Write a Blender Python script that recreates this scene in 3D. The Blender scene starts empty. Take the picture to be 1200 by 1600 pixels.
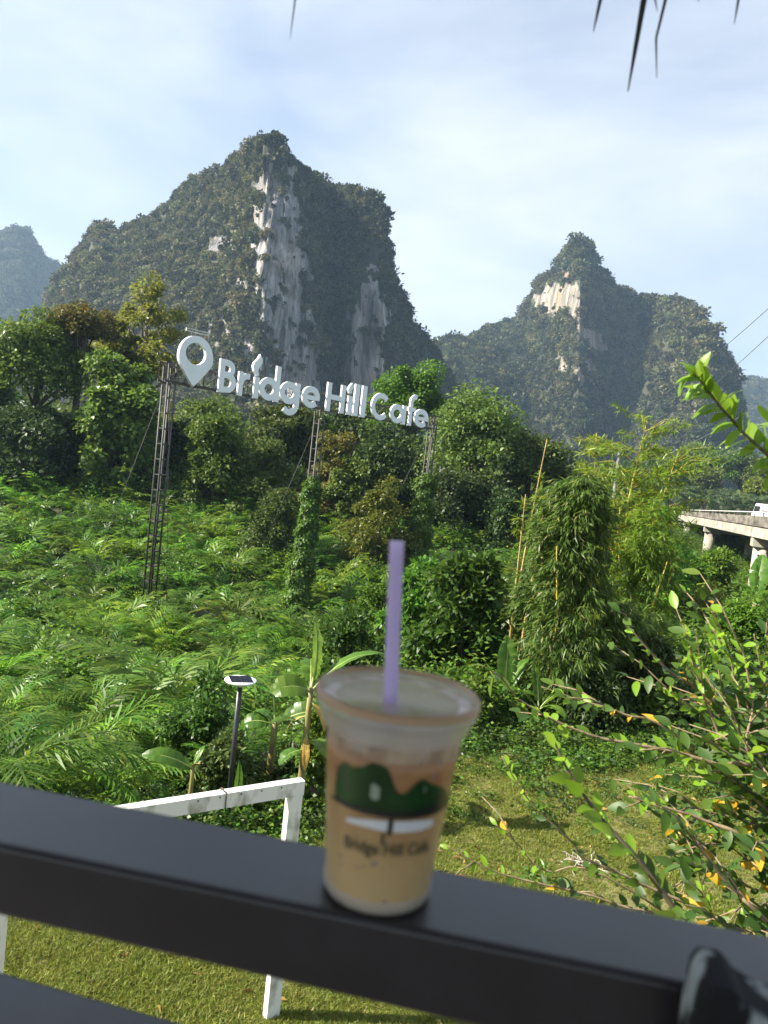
import bpy, bmesh, math, random
import numpy as np
from mathutils import Vector, Matrix, Euler, noise as mnoise

random.seed(11)
rng = np.random.default_rng(11)
scn = bpy.context.scene
C = scn.collection

# ------------------------------------------------------------------ camera
PITCH, ROLL, FPX = math.radians(3.7), math.radians(6.3), 1200.0
cF = np.array([0, math.cos(PITCH), -math.sin(PITCH)])
_R0 = np.array([1.0, 0, 0]); _U0 = np.array([0, math.sin(PITCH), math.cos(PITCH)])
cR = math.cos(ROLL) * _R0 + math.sin(ROLL) * _U0
cU = -math.sin(ROLL) * _R0 + math.cos(ROLL) * _U0
cam = bpy.data.cameras.new('camera'); camo = bpy.data.objects.new('camera', cam); C.objects.link(camo)
cam.sensor_fit = 'VERTICAL'; cam.sensor_height = 36.0; cam.lens = 36.0 * FPX / 1600.0
cam.clip_start = 0.05; cam.clip_end = 9000
cam.dof.use_dof = True; cam.dof.focus_distance = 30.0; cam.dof.aperture_fstop = 8.0
camo.matrix_world = Matrix(((cR[0], cU[0], -cF[0], 0), (cR[1], cU[1], -cF[1], 0), (cR[2], cU[2], -cF[2], 0), (0, 0, 0, 1)))
scn.camera = camo

def ray(px, py): return cF + (px - 600) / FPX * cR + (800 - py) / FPX * cU
def P(px, py, y):
    d = ray(px, py); return d * (y / d[1])
def Pz(px, py, z):
    d = ray(px, py); return d * (z / d[2])

# ------------------------------------------------------------------ light
SUN_EL, SUN_AZ = 37.0, -96.0          # azimuth measured from +Y, clockwise; the sun stands to the left
el, az = math.radians(SUN_EL), math.radians(SUN_AZ)
sun_dir = Vector((math.sin(az) * math.cos(el), math.cos(az) * math.cos(el), math.sin(el)))
sl = bpy.data.lights.new('sun', 'SUN'); sl.energy = 5.0; sl.angle = math.radians(0.6); sl.color = (1.0, 0.92, 0.79)
so = bpy.data.objects.new('sun', sl); C.objects.link(so)
so.rotation_euler = sun_dir.to_track_quat('Z', 'Y').to_euler()

world = bpy.data.worlds.new('World'); scn.world = world; world.use_nodes = True
def build_world():
    nt = world.node_tree; N = nt.nodes; L = nt.links; N.clear()
    out = N.new('ShaderNodeOutputWorld'); bg = N.new('ShaderNodeBackground'); bg.inputs['Strength'].default_value = 0.058
    sky = N.new('ShaderNodeTexSky'); sky.sky_type = 'NISHITA'; sky.sun_disc = False
    sky.sun_elevation = el; sky.sun_rotation = az % (2 * math.pi); sky.air_density = 1.0; sky.dust_density = 1.4; sky.ozone_density = 1.2
    tc = N.new('ShaderNodeTexCoord'); mp = N.new('ShaderNodeMapping'); mp.inputs['Scale'].default_value = (1.0, 1.0, 2.4)
    mp.inputs['Rotation'].default_value = (0.0, 0.25, 0.4)
    n1 = N.new('ShaderNodeTexNoise'); n1.inputs['Scale'].default_value = 1.9; n1.inputs['Detail'].default_value = 7; n1.inputs['Roughness'].default_value = 0.52; n1.inputs['Distortion'].default_value = 0.5
    r1 = N.new('ShaderNodeValToRGB'); r1.color_ramp.elements[0].position = 0.36; r1.color_ramp.elements[1].position = 0.72
    r1.color_ramp.elements[0].color = (0.42, 0.42, 0.42, 1); r1.color_ramp.elements[1].color = (0.95, 0.95, 0.95, 1)
    n2 = N.new('ShaderNodeTexNoise'); n2.inputs['Scale'].default_value = 2.3; n2.inputs['Detail'].default_value = 5
    cl = N.new('ShaderNodeValToRGB'); cl.color_ramp.elements[0].position = 0.35; cl.color_ramp.elements[1].position = 0.65
    cl.color_ramp.elements[0].color = (4.1, 4.75, 5.9, 1); cl.color_ramp.elements[1].color = (6.2, 6.45, 6.85, 1)
    mix = N.new('ShaderNodeMixRGB')
    L.new(tc.outputs['Generated'], mp.inputs['Vector']); L.new(mp.outputs['Vector'], n1.inputs['Vector']); L.new(mp.outputs['Vector'], n2.inputs['Vector'])
    L.new(n1.outputs['Fac'], r1.inputs['Fac']); L.new(n2.outputs['Fac'], cl.inputs['Fac'])
    L.new(r1.outputs['Color'], mix.inputs['Fac']); L.new(sky.outputs['Color'], mix.inputs['Color1']); L.new(cl.outputs['Color'], mix.inputs['Color2'])
    L.new(mix.outputs['Color'], bg.inputs['Color']); L.new(bg.outputs['Background'], out.inputs['Surface'])
build_world()
scn.view_settings.view_transform = 'Standard'; scn.view_settings.look = 'None'
scn.view_settings.exposure = 1.62; scn.view_settings.gamma = 1.0; scn.view_settings.use_curve_mapping = False
scn.cycles.max_bounces = 7; scn.cycles.diffuse_bounces = 3; scn.cycles.glossy_bounces = 2; scn.cycles.transmission_bounces = 6
scn.cycles.transparent_max_bounces = 12; scn.cycles.volume_bounces = 1; scn.cycles.caustics_reflective = False; scn.cycles.caustics_refractive = False
scn.cycles.use_denoising = True

# ------------------------------------------------------------------ helpers: materials
def new_mat(name):
    m = bpy.data.materials.new(name); m.use_nodes = True; nt = m.node_tree
    return m, nt, nt.nodes, nt.links, nt.nodes['Principled BSDF'], nt.nodes['Material Output']

def noisy(name, c1, c2, scale=8.0, rough=0.7, detail=6, stretch=(1, 1, 1), bump=0.0, bump_scale=None, coord='Object', metallic=0.0, lo=0.35, hi=0.65, spec=0.5):
    m, nt, N, L, b, o = new_mat(name)
    tc = N.new('ShaderNodeTexCoord'); mp = N.new('ShaderNodeMapping'); mp.inputs['Scale'].default_value = stretch
    n = N.new('ShaderNodeTexNoise'); n.inputs['Scale'].default_value = scale; n.inputs['Detail'].default_value = detail
    r = N.new('ShaderNodeValToRGB'); r.color_ramp.elements[0].position = lo; r.color_ramp.elements[1].position = hi
    r.color_ramp.elements[0].color = (*c1, 1); r.color_ramp.elements[1].color = (*c2, 1)
    L.new(tc.outputs[coord], mp.inputs['Vector']); L.new(mp.outputs['Vector'], n.inputs['Vector']); L.new(n.outputs['Fac'], r.inputs['Fac'])
    L.new(r.outputs['Color'], b.inputs['Base Color']); b.inputs['Roughness'].default_value = rough; b.inputs['Metallic'].default_value = metallic
    b.inputs['Specular IOR Level'].default_value = spec
    if bump:
        n2 = N.new('ShaderNodeTexNoise'); n2.inputs['Scale'].default_value = bump_scale or scale * 3; n2.inputs['Detail'].default_value = 8
        bp = N.new('ShaderNodeBump'); bp.inputs['Strength'].default_value = bump
        L.new(mp.outputs['Vector'], n2.inputs['Vector']); L.new(n2.outputs['Fac'], bp.inputs['Height']); L.new(bp.outputs['Normal'], b.inputs['Normal'])
    return m

def leaf_mat(name, cols, trans=0.35, rough=0.45, objvar=0.35, spec=0.28):
    """cols: list of (position, rgb); per-leaf random tone, per-plant random brightness and hue, part of the light passes through"""
    m, nt, N, L, b, o = new_mat(name)
    g = N.new('ShaderNodeNewGeometry'); r = N.new('ShaderNodeValToRGB')
    e = r.color_ramp.elements
    e[0].position, e[0].color = cols[0][0], (*cols[0][1], 1)
    e[1].position, e[1].color = cols[-1][0], (*cols[-1][1], 1)
    for p_, c_ in cols[1:-1]:
        q = e.new(p_); q.color = (*c_, 1)
    oi = N.new('ShaderNodeObjectInfo'); hs = N.new('ShaderNodeHueSaturation')
    mr = N.new('ShaderNodeMapRange'); mr.inputs['To Min'].default_value = 1 - objvar; mr.inputs['To Max'].default_value = 1 + objvar
    wn = N.new('ShaderNodeTexWhiteNoise'); wn.noise_dimensions = '1D'
    mh = N.new('ShaderNodeMapRange'); mh.inputs['To Min'].default_value = 0.5 - 0.06 * objvar; mh.inputs['To Max'].default_value = 0.5 + 0.05 * objvar
    L.new(g.outputs['Random Per Island'], r.inputs['Fac']); L.new(r.outputs['Color'], hs.inputs['Color'])
    L.new(oi.outputs['Random'], mr.inputs['Value']); L.new(mr.outputs['Result'], hs.inputs['Value'])
    L.new(oi.outputs['Random'], wn.inputs['W']); L.new(wn.outputs['Value'], mh.inputs['Value']); L.new(mh.outputs['Result'], hs.inputs['Hue'])
    b.inputs['Roughness'].default_value = rough; b.inputs['Specular IOR Level'].default_value = spec
    tr = N.new('ShaderNodeBsdfTranslucent'); mx = N.new('ShaderNodeMixShader'); mx.inputs['Fac'].default_value = trans
    hs2 = N.new('ShaderNodeHueSaturation'); hs2.inputs['Value'].default_value = 1.5; hs2.inputs['Hue'].default_value = 0.488
    L.new(hs.outputs['Color'], b.inputs['Base Color']); L.new(hs.outputs['Color'], hs2.inputs['Color']); L.new(hs2.outputs['Color'], tr.inputs['Color'])
    L.new(b.outputs['BSDF'], mx.inputs[1]); L.new(tr.outputs['BSDF'], mx.inputs[2]); L.new(mx.outputs['Shader'], o.inputs['Surface'])
    return m

M = {}
M['fern'] = leaf_mat('fern_leaf', [(0, (.042, .105, .010)), (.45, (.076, .168, .016)), (.9, (.125, .228, .022)), (1, (.18, .22, .04))], .42, .42, .45)
M['green'] = leaf_mat('green_leaf', [(0, (.032, .074, .010)), (.5, (.062, .128, .016)), (1, (.11, .18, .026))], .33, .42)
M['dark'] = leaf_mat('dark_leaf', [(0, (.022, .046, .012)), (.5, (.040, .076, .016)), (1, (.075, .12, .025))], .3, .5)
M['olive'] = leaf_mat('olive_leaf', [(0, (.040, .072, .013)), (.5, (.072, .115, .019)), (1, (.12, .16, .03))], .3, .5)
M['yellowgreen'] = leaf_mat('yellow_green_leaf', [(0, (.09, .125, .016)), (.5, (.145, .18, .022)), (1, (.22, .235, .04))], .4, .45)
M['orange'] = leaf_mat('orange_brown_leaf', [(0, (.065, .085, .016)), (.45, (.125, .125, .022)), (.8, (.17, .125, .024)), (1, (.10, .13, .022))], .35, .5, .15)
M['bright'] = leaf_mat('bright_leaf', [(0, (.05, .12, .012)), (.5, (.085, .19, .018)), (1, (.13, .24, .03))], .42, .4)
M['ivy'] = leaf_mat('ivy_leaf', [(0, (.045, .10, .012)), (.5, (.075, .15, .016)), (1, (.12, .19, .022))], .36, .45, .1)
M['bamboo'] = leaf_mat('bamboo_leaf', [(0, (.05, .09, .014)), (.5, (.085, .14, .022)), (.92, (.13, .19, .035)), (1, (.24, .21, .09))], .38, .45)
M['bambooy'] = leaf_mat('bamboo_young_leaf', [(0, (.12, .19, .016)), (.5, (.18, .26, .024)), (1, (.27, .32, .045))], .42, .42)
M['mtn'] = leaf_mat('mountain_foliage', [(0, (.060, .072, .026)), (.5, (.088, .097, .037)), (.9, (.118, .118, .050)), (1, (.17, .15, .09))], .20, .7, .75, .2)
M['mtnd'] = leaf_mat('mountain_foliage_dark', [(0, (.032, .045, .022)), (.5, (.052, .066, .028)), (1, (.08, .09, .04))], .20, .7, .7, .2)  # darker copy of the mountain foliage, also used to paint shaded slopes
M['palm'] = leaf_mat('oil_palm_leaf', [(0, (.03, .055, .018)), (.5, (.05, .085, .028)), (1, (.08, .12, .04))], .25, .42)
M['grass'] = leaf_mat('grass_blade', [(0, (.10, .145, .020)), (.5, (.175, .215, .034)), (.9, (.24, .26, .05)), (1, (.28, .23, .10))], .35, .5, .35)
M['shrub'] = leaf_mat('shrub_leaf', [(0, (.045, .10, .014)), (.5, (.075, .14, .018)), (1, (.12, .19, .022))], .42, .45, .3)
M['shrubd'] = leaf_mat('shrub_leaf_dark', [(0, (.034, .075, .015)), (1, (.065, .12, .026))], .32, .45, .3)
M['shruby'] = leaf_mat('shrub_leaf_yellow', [(0, (.42, .26, .02)), (1, (.52, .36, .03))], .35, .4, .2)
M['young'] = leaf_mat('young_leaf', [(0, (.16, .28, .02)), (1, (.20, .34, .03))], .5, .35, .2)
M['bark'] = noisy('bark', (.10, .08, .06), (.22, .18, .14), 6, .9, bump=.4)
M['barkd'] = noisy('dark_bark', (.04, .033, .026), (.10, .08, .06), 6, .9, bump=.4)
M['twig'] = noisy('twig_bark', (.14, .10, .055), (.27, .20, .12), 30, .8)
M['twigg'] = noisy('green_brown_twig', (.06, .05, .03), (.12, .10, .05), 30, .7)
M['culm'] = noisy('bamboo_culm', (.36, .26, .03), (.52, .38, .05), 3, .4, stretch=(1, 1, .4))
M['drycane'] = noisy('dry_cane', (.30, .20, .06), (.42, .30, .10), 5, .6)
M['soil'] = noisy('slope_soil', (.018, .024, .010), (.04, .05, .018), .6, .95, bump=.3)
M['lawn'] = noisy('lawn_soil', (.10, .095, .03), (.17, .15, .05), 1.6, .95, bump=.5, bump_scale=60)
M['mtnsoil'] = noisy('mountain_ground', (.03, .034, .016), (.055, .055, .028), .08, .95)
M['white'] = noisy('weathered_white_paint', (.34, .33, .28), (.76, .76, .73), 9, .5, lo=.28, hi=.48, stretch=(1, 1, .5))
M['signwhite'] = noisy('sign_white', (.78, .80, .82), (.84, .85, .86), 1.5, .35)
M['steel'] = noisy('dark_painted_steel', (.018, .017, .017), (.055, .048, .042), 12, .55)
M['rail'] = noisy('black_rail_paint', (.014, .0134, .0165), (.024, .023, .0285), 14, .31, bump=.07, bump_scale=40, stretch=(1, 1, 1), spec=.62)
M['lamp'] = noisy('lamp_black_metal', (.018, .018, .02), (.03, .03, .033), 20, .35)
M['thatch'] = noisy('dry_thatch', (.12, .09, .06), (.26, .20, .13), 20, .9)

# ------------------------------------------------------------------ helpers: meshes
def mesh_np(name, v, f, mats, mi=None, smooth=False):
    me = bpy.data.meshes.new(name)
    v = np.asarray(v, dtype=np.float32); f = np.asarray(f, dtype=np.int32); k = f.shape[1]
    me.vertices.add(len(v)); me.vertices.foreach_set('co', v.ravel())
    me.loops.add(f.size); me.loops.foreach_set('vertex_index', f.ravel())
    me.polygons.add(len(f)); me.polygons.foreach_set('loop_start', np.arange(0, f.size, k, dtype=np.int32))
    try: me.polygons.foreach_set('loop_total', np.full(len(f), k, dtype=np.int32))
    except Exception: pass
    if mi is not None: me.polygons.foreach_set('material_index', np.asarray(mi, dtype=np.int32))
    if smooth: me.polygons.foreach_set('use_smooth', np.ones(len(f), dtype=bool))
    me.update(calc_edges=True); me.validate()
    for m in (mats if isinstance(mats, (list, tuple)) else [mats]): me.materials.append(m)
    return me

def link(name, data, parent=None, loc=None, rot=None, scale=None):
    o = bpy.data.objects.new(name, data); C.objects.link(o)
    if parent is not None: o.parent = parent
    if loc is not None: o.location = loc
    if rot is not None: o.rotation_euler = rot
    if scale is not None: o.scale = scale if hasattr(scale, '__len__') else (scale,) * 3
    return o

def tag(o, label=None, cat=None, group=None, kind=None):
    if label: o['label'] = label
    if cat: o['category'] = cat
    if group: o['group'] = group
    if kind: o['kind'] = kind
    return o

def thing(name, label, cat, loc=(0, 0, 0), rz=0.0, group=None, scale=1.0):
    o = link(name, None, None, loc, (0, 0, rz), scale); o.empty_display_size = 0.2
    return tag(o, label, cat, group)

class MB:
    """collects shapes, then links them as one mesh"""
    def __init__(s, off=(0, 0, 0)): s.v = []; s.f = []; s.sm = []; s.off = np.array(off, dtype=float)
    def add(s, v, f, smooth=False):
        o = len(s.v); s.v += [tuple(map(float, q)) for q in v]; s.f += [tuple(i + o for i in q) for q in f]; s.sm += [smooth] * len(f); return s
    def box(s, c, size, rot=None):
        sx, sy, sz = [q / 2 for q in size]
        v = [Vector((x * sx, y * sy, z * sz)) for x in (-1, 1) for y in (-1, 1) for z in (-1, 1)]
        if rot is not None: v = [rot @ q for q in v]
        v = [q + Vector(c) for q in v]
        return s.add(v, [(0, 1, 3, 2), (4, 6, 7, 5), (0, 4, 5, 1), (2, 3, 7, 6), (0, 2, 6, 4), (1, 5, 7, 3)])
    def bar(s, a, b, w, h=None, up=(0, 0, 1)):
        a, b = Vector(a), Vector(b); h = h or w; d = b - a; L = d.length; d.normalize()
        u = Vector(up)
        if abs(d.dot(u)) > .98: u = Vector((1, 0, 0))
        sd = d.cross(u).normalized(); u = sd.cross(d).normalized()
        rot = Matrix((sd, d, u)).transposed()
        return s.box((a + b) / 2, (w, L, h), rot)
    def tube(s, pts, rad, n=6, cap=True):
        pts = [Vector(q) for q in pts]; m = len(pts)
        if not hasattr(rad, '__len__'): rad = [rad] * m
        v = []; f = []
        prev = None
        for i, q in enumerate(pts):
            d = (pts[min(i + 1, m - 1)] - pts[max(i - 1, 0)]).normalized()
            if prev is None:
                u = Vector((0, 0, 1)) if abs(d.z) < .9 else Vector((1, 0, 0))
                prev = d.cross(u).normalized()
            sd = (prev - d * prev.dot(d)).normalized(); up = d.cross(sd); prev = sd
            for k in range(n):
                a = 2 * math.pi * k / n; v.append(q + (sd * math.cos(a) + up * math.sin(a)) * rad[i])
        for i in range(m - 1):
            for k in range(n):
                f.append((i * n + k, i * n + (k + 1) % n, (i + 1) * n + (k + 1) % n, (i + 1) * n + k))
        if cap:
            f.append(tuple(range(n - 1, -1, -1))); f.append(tuple((m - 1) * n + k for k in range(n)))
        return s.add(v, f, True)
    def lathe(s, prof, c=(0, 0, 0), n=48, cap0=False, cap1=False):
        v = []; f = []
        for r, z in prof:
            for k in range(n):
                a = 2 * math.pi * k / n; v.append((c[0] + r * math.cos(a), c[1] + r * math.sin(a), c[2] + z))
        for i in range(len(prof) - 1):
            for k in range(n): f.append((i * n + k, i * n + (k + 1) % n, (i + 1) * n + (k + 1) % n, (i + 1) * n + k))
        if cap0: f.append(tuple(range(n - 1, -1, -1)))
        if cap1: f.append(tuple((len(prof) - 1) * n + k for k in range(n)))
        return s.add(v, f, True)
    def mesh(s, name, mat):
        me = bpy.data.meshes.new(name); me.from_pydata([tuple(np.array(q) - s.off) for q in s.v], [], s.f)
        me.polygons.foreach_set('use_smooth', np.array(s.sm, dtype=bool)); me.update()
        me.materials.append(mat); return me
    def build(s, name, mat, parent=None, **k): return link(name, s.mesh(name, mat), parent, **k)

def unit(a): return a / np.maximum(np.linalg.norm(a, axis=-1, keepdims=True), 1e-9)
def rdirs(n): return unit(rng.normal(size=(n, 3)))

def leaves_vf(pos, dirs, L, W, nrm=None, fold=0.12):
    """diamond leaves, one quad each, slightly folded"""
    n = len(pos); L = np.broadcast_to(L, n)[:, None]; W = np.broadcast_to(W, n)[:, None]
    if nrm is None: nrm = unit(rng.normal(size=(n, 3)) * .6 + np.array([0, 0, 1.]))
    sd = unit(np.cross(dirs, nrm)); nn = np.cross(sd, dirs)
    mid = pos + dirs * L * .45 + nn * L * fold
    tip = pos + dirs * L - nn * L * fold * .3
    v = np.stack([pos, mid - sd * W * .5, tip, mid + sd * W * .5], 1).reshape(-1, 3)
    f = np.arange(4 * n).reshape(-1, 4)
    return v, f

def clump_leaves(cs, rs, per, L, W, droop=.35, flat=.75, top=.25):
    cs = np.asarray(cs, float); rs = np.asarray(rs, float)
    idx = np.repeat(np.arange(len(cs)), per); n = len(idx)
    u = rdirs(n); u[:, 2] += top; u = unit(u)
    rad = rng.random(n) ** .45
    pos = cs[idx] + u * rs[idx][:, None] * rad[:, None] * np.array([1, 1, flat])
    d = unit(u * .8 + rng.normal(size=(n, 3)) * .55 + np.array([0, 0, -droop]))
    nr = unit(u * .5 + rng.normal(size=(n, 3)) * .45 + np.array([0, 0, .8]))
    s = rng.uniform(.65, 1.25, n)
    return leaves_vf(pos, d, L * s, W * s, nr)

def cat_vf(lst):
    v = []; f = []; o = 0
    for a, b in lst: v.append(a); f.append(b + o); o += len(a)
    return np.concatenate(v), np.concatenate(f)

def fbm(x, y, z=0.0, oct=4): return mnoise.fractal(Vector((x, y, z)), 1.0, 2.0, oct)

# geometry-node scatter, for uncountable stuff only
def scatter(name, protos, pts, rots, scl, idx, label=None):
    col = bpy.data.collections.new(name + '_kinds')
    for i, me in enumerate(protos):
        col.objects.link(bpy.data.objects.new('%s_kind_%02d' % (name, i), me))
    me = bpy.data.meshes.new(name); n = len(pts)
    me.vertices.add(n); me.vertices.foreach_set('co', np.asarray(pts, np.float32).ravel())
    a = me.attributes.new('rot', 'FLOAT_VECTOR', 'POINT'); a.data.foreach_set('vector', np.asarray(rots, np.float32).ravel())
    a = me.attributes.new('scl', 'FLOAT', 'POINT'); a.data.foreach_set('value', np.asarray(scl, np.float32).ravel())
    a = me.attributes.new('kid', 'INT', 'POINT'); a.data.foreach_set('value', np.asarray(idx, np.int32).ravel())
    o = link(name, me)
    ng = bpy.data.node_groups.new(name + '_nodes', 'GeometryNodeTree'); N = ng.nodes; L = ng.links
    ng.interface.new_socket('Geometry', in_out='INPUT', socket_type='NodeSocketGeometry')
    ng.interface.new_socket('Geometry', in_out='OUTPUT', socket_type='NodeSocketGeometry')
    gi = N.new('NodeGroupInput'); go = N.new('NodeGroupOutput'); ip = N.new('GeometryNodeInstanceOnPoints')
    ci = N.new('GeometryNodeCollectionInfo'); ci.inputs['Collection'].default_value = col
    ci.inputs['Separate Children'].default_value = True; ci.inputs['Reset Children'].default_value = True
    def attr(nm, ty):
        q = N.new('GeometryNodeInputNamedAttribute'); q.data_type = ty; q.inputs['Name'].default_value = nm
        return [s for s in q.outputs if s.name == 'Attribute' and s.enabled][0]
    ip.inputs['Pick Instance'].default_value = True
    L.new(gi.outputs[0], ip.inputs['Points']); L.new(ci.outputs[0], ip.inputs['Instance'])
    L.new(attr('kid', 'INT'), ip.inputs['Instance Index']); L.new(attr('rot', 'FLOAT_VECTOR'), ip.inputs['Rotation']); L.new(attr('scl', 'FLOAT'), ip.inputs['Scale'])
    L.new(ip.outputs[0], go.inputs[0])
    md = o.modifiers.new('scatter', 'NODES'); md.node_group = ng
    o['kind'] = 'stuff'
    if label: o['label'] = label
    return o

# ------------------------------------------------------------------ terrain
def lawn_edge(x):
    return float(np.interp(x, [-30, -6, -3.2, -1.6, -.6, .6, 1.6, 4, 8, 14], [7.5, 8.2, 8.6, 9.3, 9.9, 12.2, 13.6, 14.2, 14.5, 14.5]))
def ground(x, y):
    ye = lawn_edge(x); n = fbm(x * .08, y * .08) * .5 + fbm(x * .3, y * .3, 4.) * .15
    if y <= ye: return -4.6 + .03 * fbm(x * .5, y * .5)
    w = float(np.clip((x - 3) / 8, 0, 1))
    a = np.interp(y, [ye, ye + 2.5, ye + 6, 22, 32, 39, 47, 55, 75, 110, 4000], [-4.6, -5.3, -6.3, -7.5, -8.3, -8.7, -7.0, -4.6, -4.3, -4.6, -5])
    b = np.interp(y, [ye, ye + 4, 30, 48, 80, 120, 4000], [-4.6, -5.2, -6.2, -6.4, -6.6, -5.5, -5])
    k = float(np.clip((y - ye) / 3, 0, 1))
    return float(a * (1 - w) + b * w) + n * k
def gp(x, y): return Vector((x, y, ground(x, y)))

def build_terrain():
    xs = np.concatenate([np.array([-4000, -2000, -1000, -500, -250, -150, -100]), np.arange(-80, -20, 2.), np.arange(-20, 20, .5), np.arange(20, 90, 2.), np.array([100, 150, 250, 500, 1000, 2000, 4000])])
    ys = np.concatenate([np.array([-300, -50, -10, -4]), np.arange(0, 20, .5), np.arange(20, 80, 1.5), np.array([80, 90, 100, 120, 150, 200, 300, 500, 1000, 2000, 4500])])
    nx, ny = len(xs), len(ys)
    v = [(x, y, ground(x, y)) for y in ys for x in xs]
    lawn = []; soil = []
    for j in range(ny - 1):
        for i in range(nx - 1):
            q = (j * nx + i, j * nx + i + 1, (j + 1) * nx + i + 1, (j + 1) * nx + i)
            cx = (xs[i] + xs[i + 1]) / 2; cy = (ys[j] + ys[j + 1]) / 2
            (lawn if cy < lawn_edge(cx) and abs(cx) < 60 and cy > -30 else soil).append(q)
    for nm, fs, m in (('lawn', lawn, M['lawn']), ('ground', soil, M['soil'])):
        us = sorted({i for q in fs for i in q}); mp = {k: i for i, k in enumerate(us)}
        me = mesh_np(nm, np.array([v[i] for i in us]), np.array([[mp[i] for i in q] for q in fs]), m, smooth=True)
        tag(link(nm, me), kind='structure')
build_terrain()

# ------------------------------------------------------------------ mountains
def rock_mat(name, dark, mid, light, warm):
    m, nt, N, L, b, o = new_mat(name)
    tc = N.new('ShaderNodeTexCoord')
    def noise(sc, st, det=8, rot=(0, 0, 0), dist=0.0):
        mp = N.new('ShaderNodeMapping'); mp.inputs['Scale'].default_value = st; mp.inputs['Rotation'].default_value = rot
        n = N.new('ShaderNodeTexNoise'); n.inputs['Scale'].default_value = sc; n.inputs['Detail'].default_value = det; n.inputs['Distortion'].default_value = dist
        n.inputs['Roughness'].default_value = .62
        L.new(tc.outputs['Object'], mp.inputs['Vector']); L.new(mp.outputs['Vector'], n.inputs['Vector']); return n
    a = noise(.16, (1, 1, .10), 9, (0, .04, 0), .4); c = noise(.05, (1, 1, .45)); d = noise(.5, (1, 1, .07), 6)
    r = N.new('ShaderNodeValToRGB'); e = r.color_ramp.elements
    e[0].position, e[0].color = .33, (*dark, 1); e[1].position, e[1].color = .68, (*light, 1); q = e.new(.48); q.color = (*mid, 1)
    L.new(a.outputs['Fac'], r.inputs['Fac'])
    mx = N.new('ShaderNodeMixRGB'); mx.inputs['Color2'].default_value = (*warm, 1)
    r2 = N.new('ShaderNodeValToRGB'); r2.color_ramp.elements[0].position = .5; r2.color_ramp.elements[1].position = .68
    r2.color_ramp.elements[1].color = (.75, .75, .75, 1)
    L.new(c.outputs['Fac'], r2.inputs['Fac']); L.new(r2.outputs['Color'], mx.inputs['Fac']); L.new(r.outputs['Color'], mx.inputs['Color1'])
    bp = N.new('ShaderNodeBump'); bp.inputs['Strength'].default_value = 1.0; bp.inputs['Distance'].default_value = 3.5
    ad = N.new('ShaderNodeMath'); ad.operation = 'ADD'; L.new(a.outputs['Fac'], ad.inputs[0]); L.new(d.outputs['Fac'], ad.inputs[1])
    L.new(ad.outputs[0], bp.inputs['Height']); L.new(bp.outputs['Normal'], b.inputs['Normal'])
    e_ = noise(.9, (1, 1, .05), 6, (0, .03, 0), .2); r3 = N.new('ShaderNodeValToRGB'); r3.color_ramp.elements[0].position = .38; r3.color_ramp.elements[1].position = .56
    r3.color_ramp.elements[0].color = (.42, .42, .43, 1); r3.color_ramp.elements[1].color = (1, 1, 1, 1); ml = N.new('ShaderNodeMixRGB'); ml.blend_type = 'MULTIPLY'; ml.inputs['Fac'].default_value = .8
    L.new(e_.outputs['Fac'], r3.inputs['Fac']); L.new(mx.outputs['Color'], ml.inputs['Color1']); L.new(r3.outputs['Color'], ml.inputs['Color2'])
    L.new(ml.outputs['Color'], b.inputs['Base Color']); b.inputs['Roughness'].default_value = .95; b.inputs['Specular IOR Level'].default_value = .1
    return m
M['rock'] = rock_mat('limestone', (.08, .08, .085), (.31, .30, .30), (.64, .62, .59), (.42, .34, .26))
M['rockw'] = rock_mat('warm_limestone', (.10, .09, .08), (.34, .30, .25), (.60, .53, .43), (.50, .34, .19))

def tree_clump_mesh(name, mat, n, L, W, squash=.85, lobes=5):
    cs = rdirs(lobes) * rng.uniform(.2, .6, (lobes, 1)) * np.array([1, 1, .7]); cs[:, 2] = cs[:, 2] * .6 + .35
    v, f = clump_leaves(cs, rng.uniform(.38, .62, lobes), n // lobes, L, W, .15, squash, .3)
    return mesh_np(name, v, f, mat)
mt_protos = [tree_clump_mesh('hill_tree', M['mtn'], 260, .30, .22) for _ in range(5)] + [tree_clump_mesh('hill_tree_dark', M['mtnd'], 260, .30, .22) for _ in range(3)]
# slim emergent trees that break the skyline
for _ in range(2):
    cs = np.array([[0, 0, 1.5], [.25, .1, 1.9], [-.25, 0, 1.75], [.1, -.2, 2.2]])
    a = clump_leaves(cs, np.array([.4, .42, .38, .3]), 60, .24, .18, .1, .6)
    t = MB().tube([(0, 0, -.5), (.03, 0, .8), (.05, .02, 1.9)], [.06, .045, .02], 4)
    tv = np.array(t.v); tf = np.array([q for q in t.f if len(q) == 4])
    v, f = cat_vf([a, (tv, tf)]); mt_protos.append(mesh_np('hill_tree_tall', v, f, M['mtn']))

def inpoly(x, y, poly):
    c = False; n = len(poly); j = n - 1
    for i in range(n):
        (xi, yi), (xj, yj) = poly[i], poly[j]
        if (yi > y) != (yj > y) and x < (xj - xi) * (y - yi) / (yj - yi) + xi: c = not c
        j = i
    return c

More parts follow.
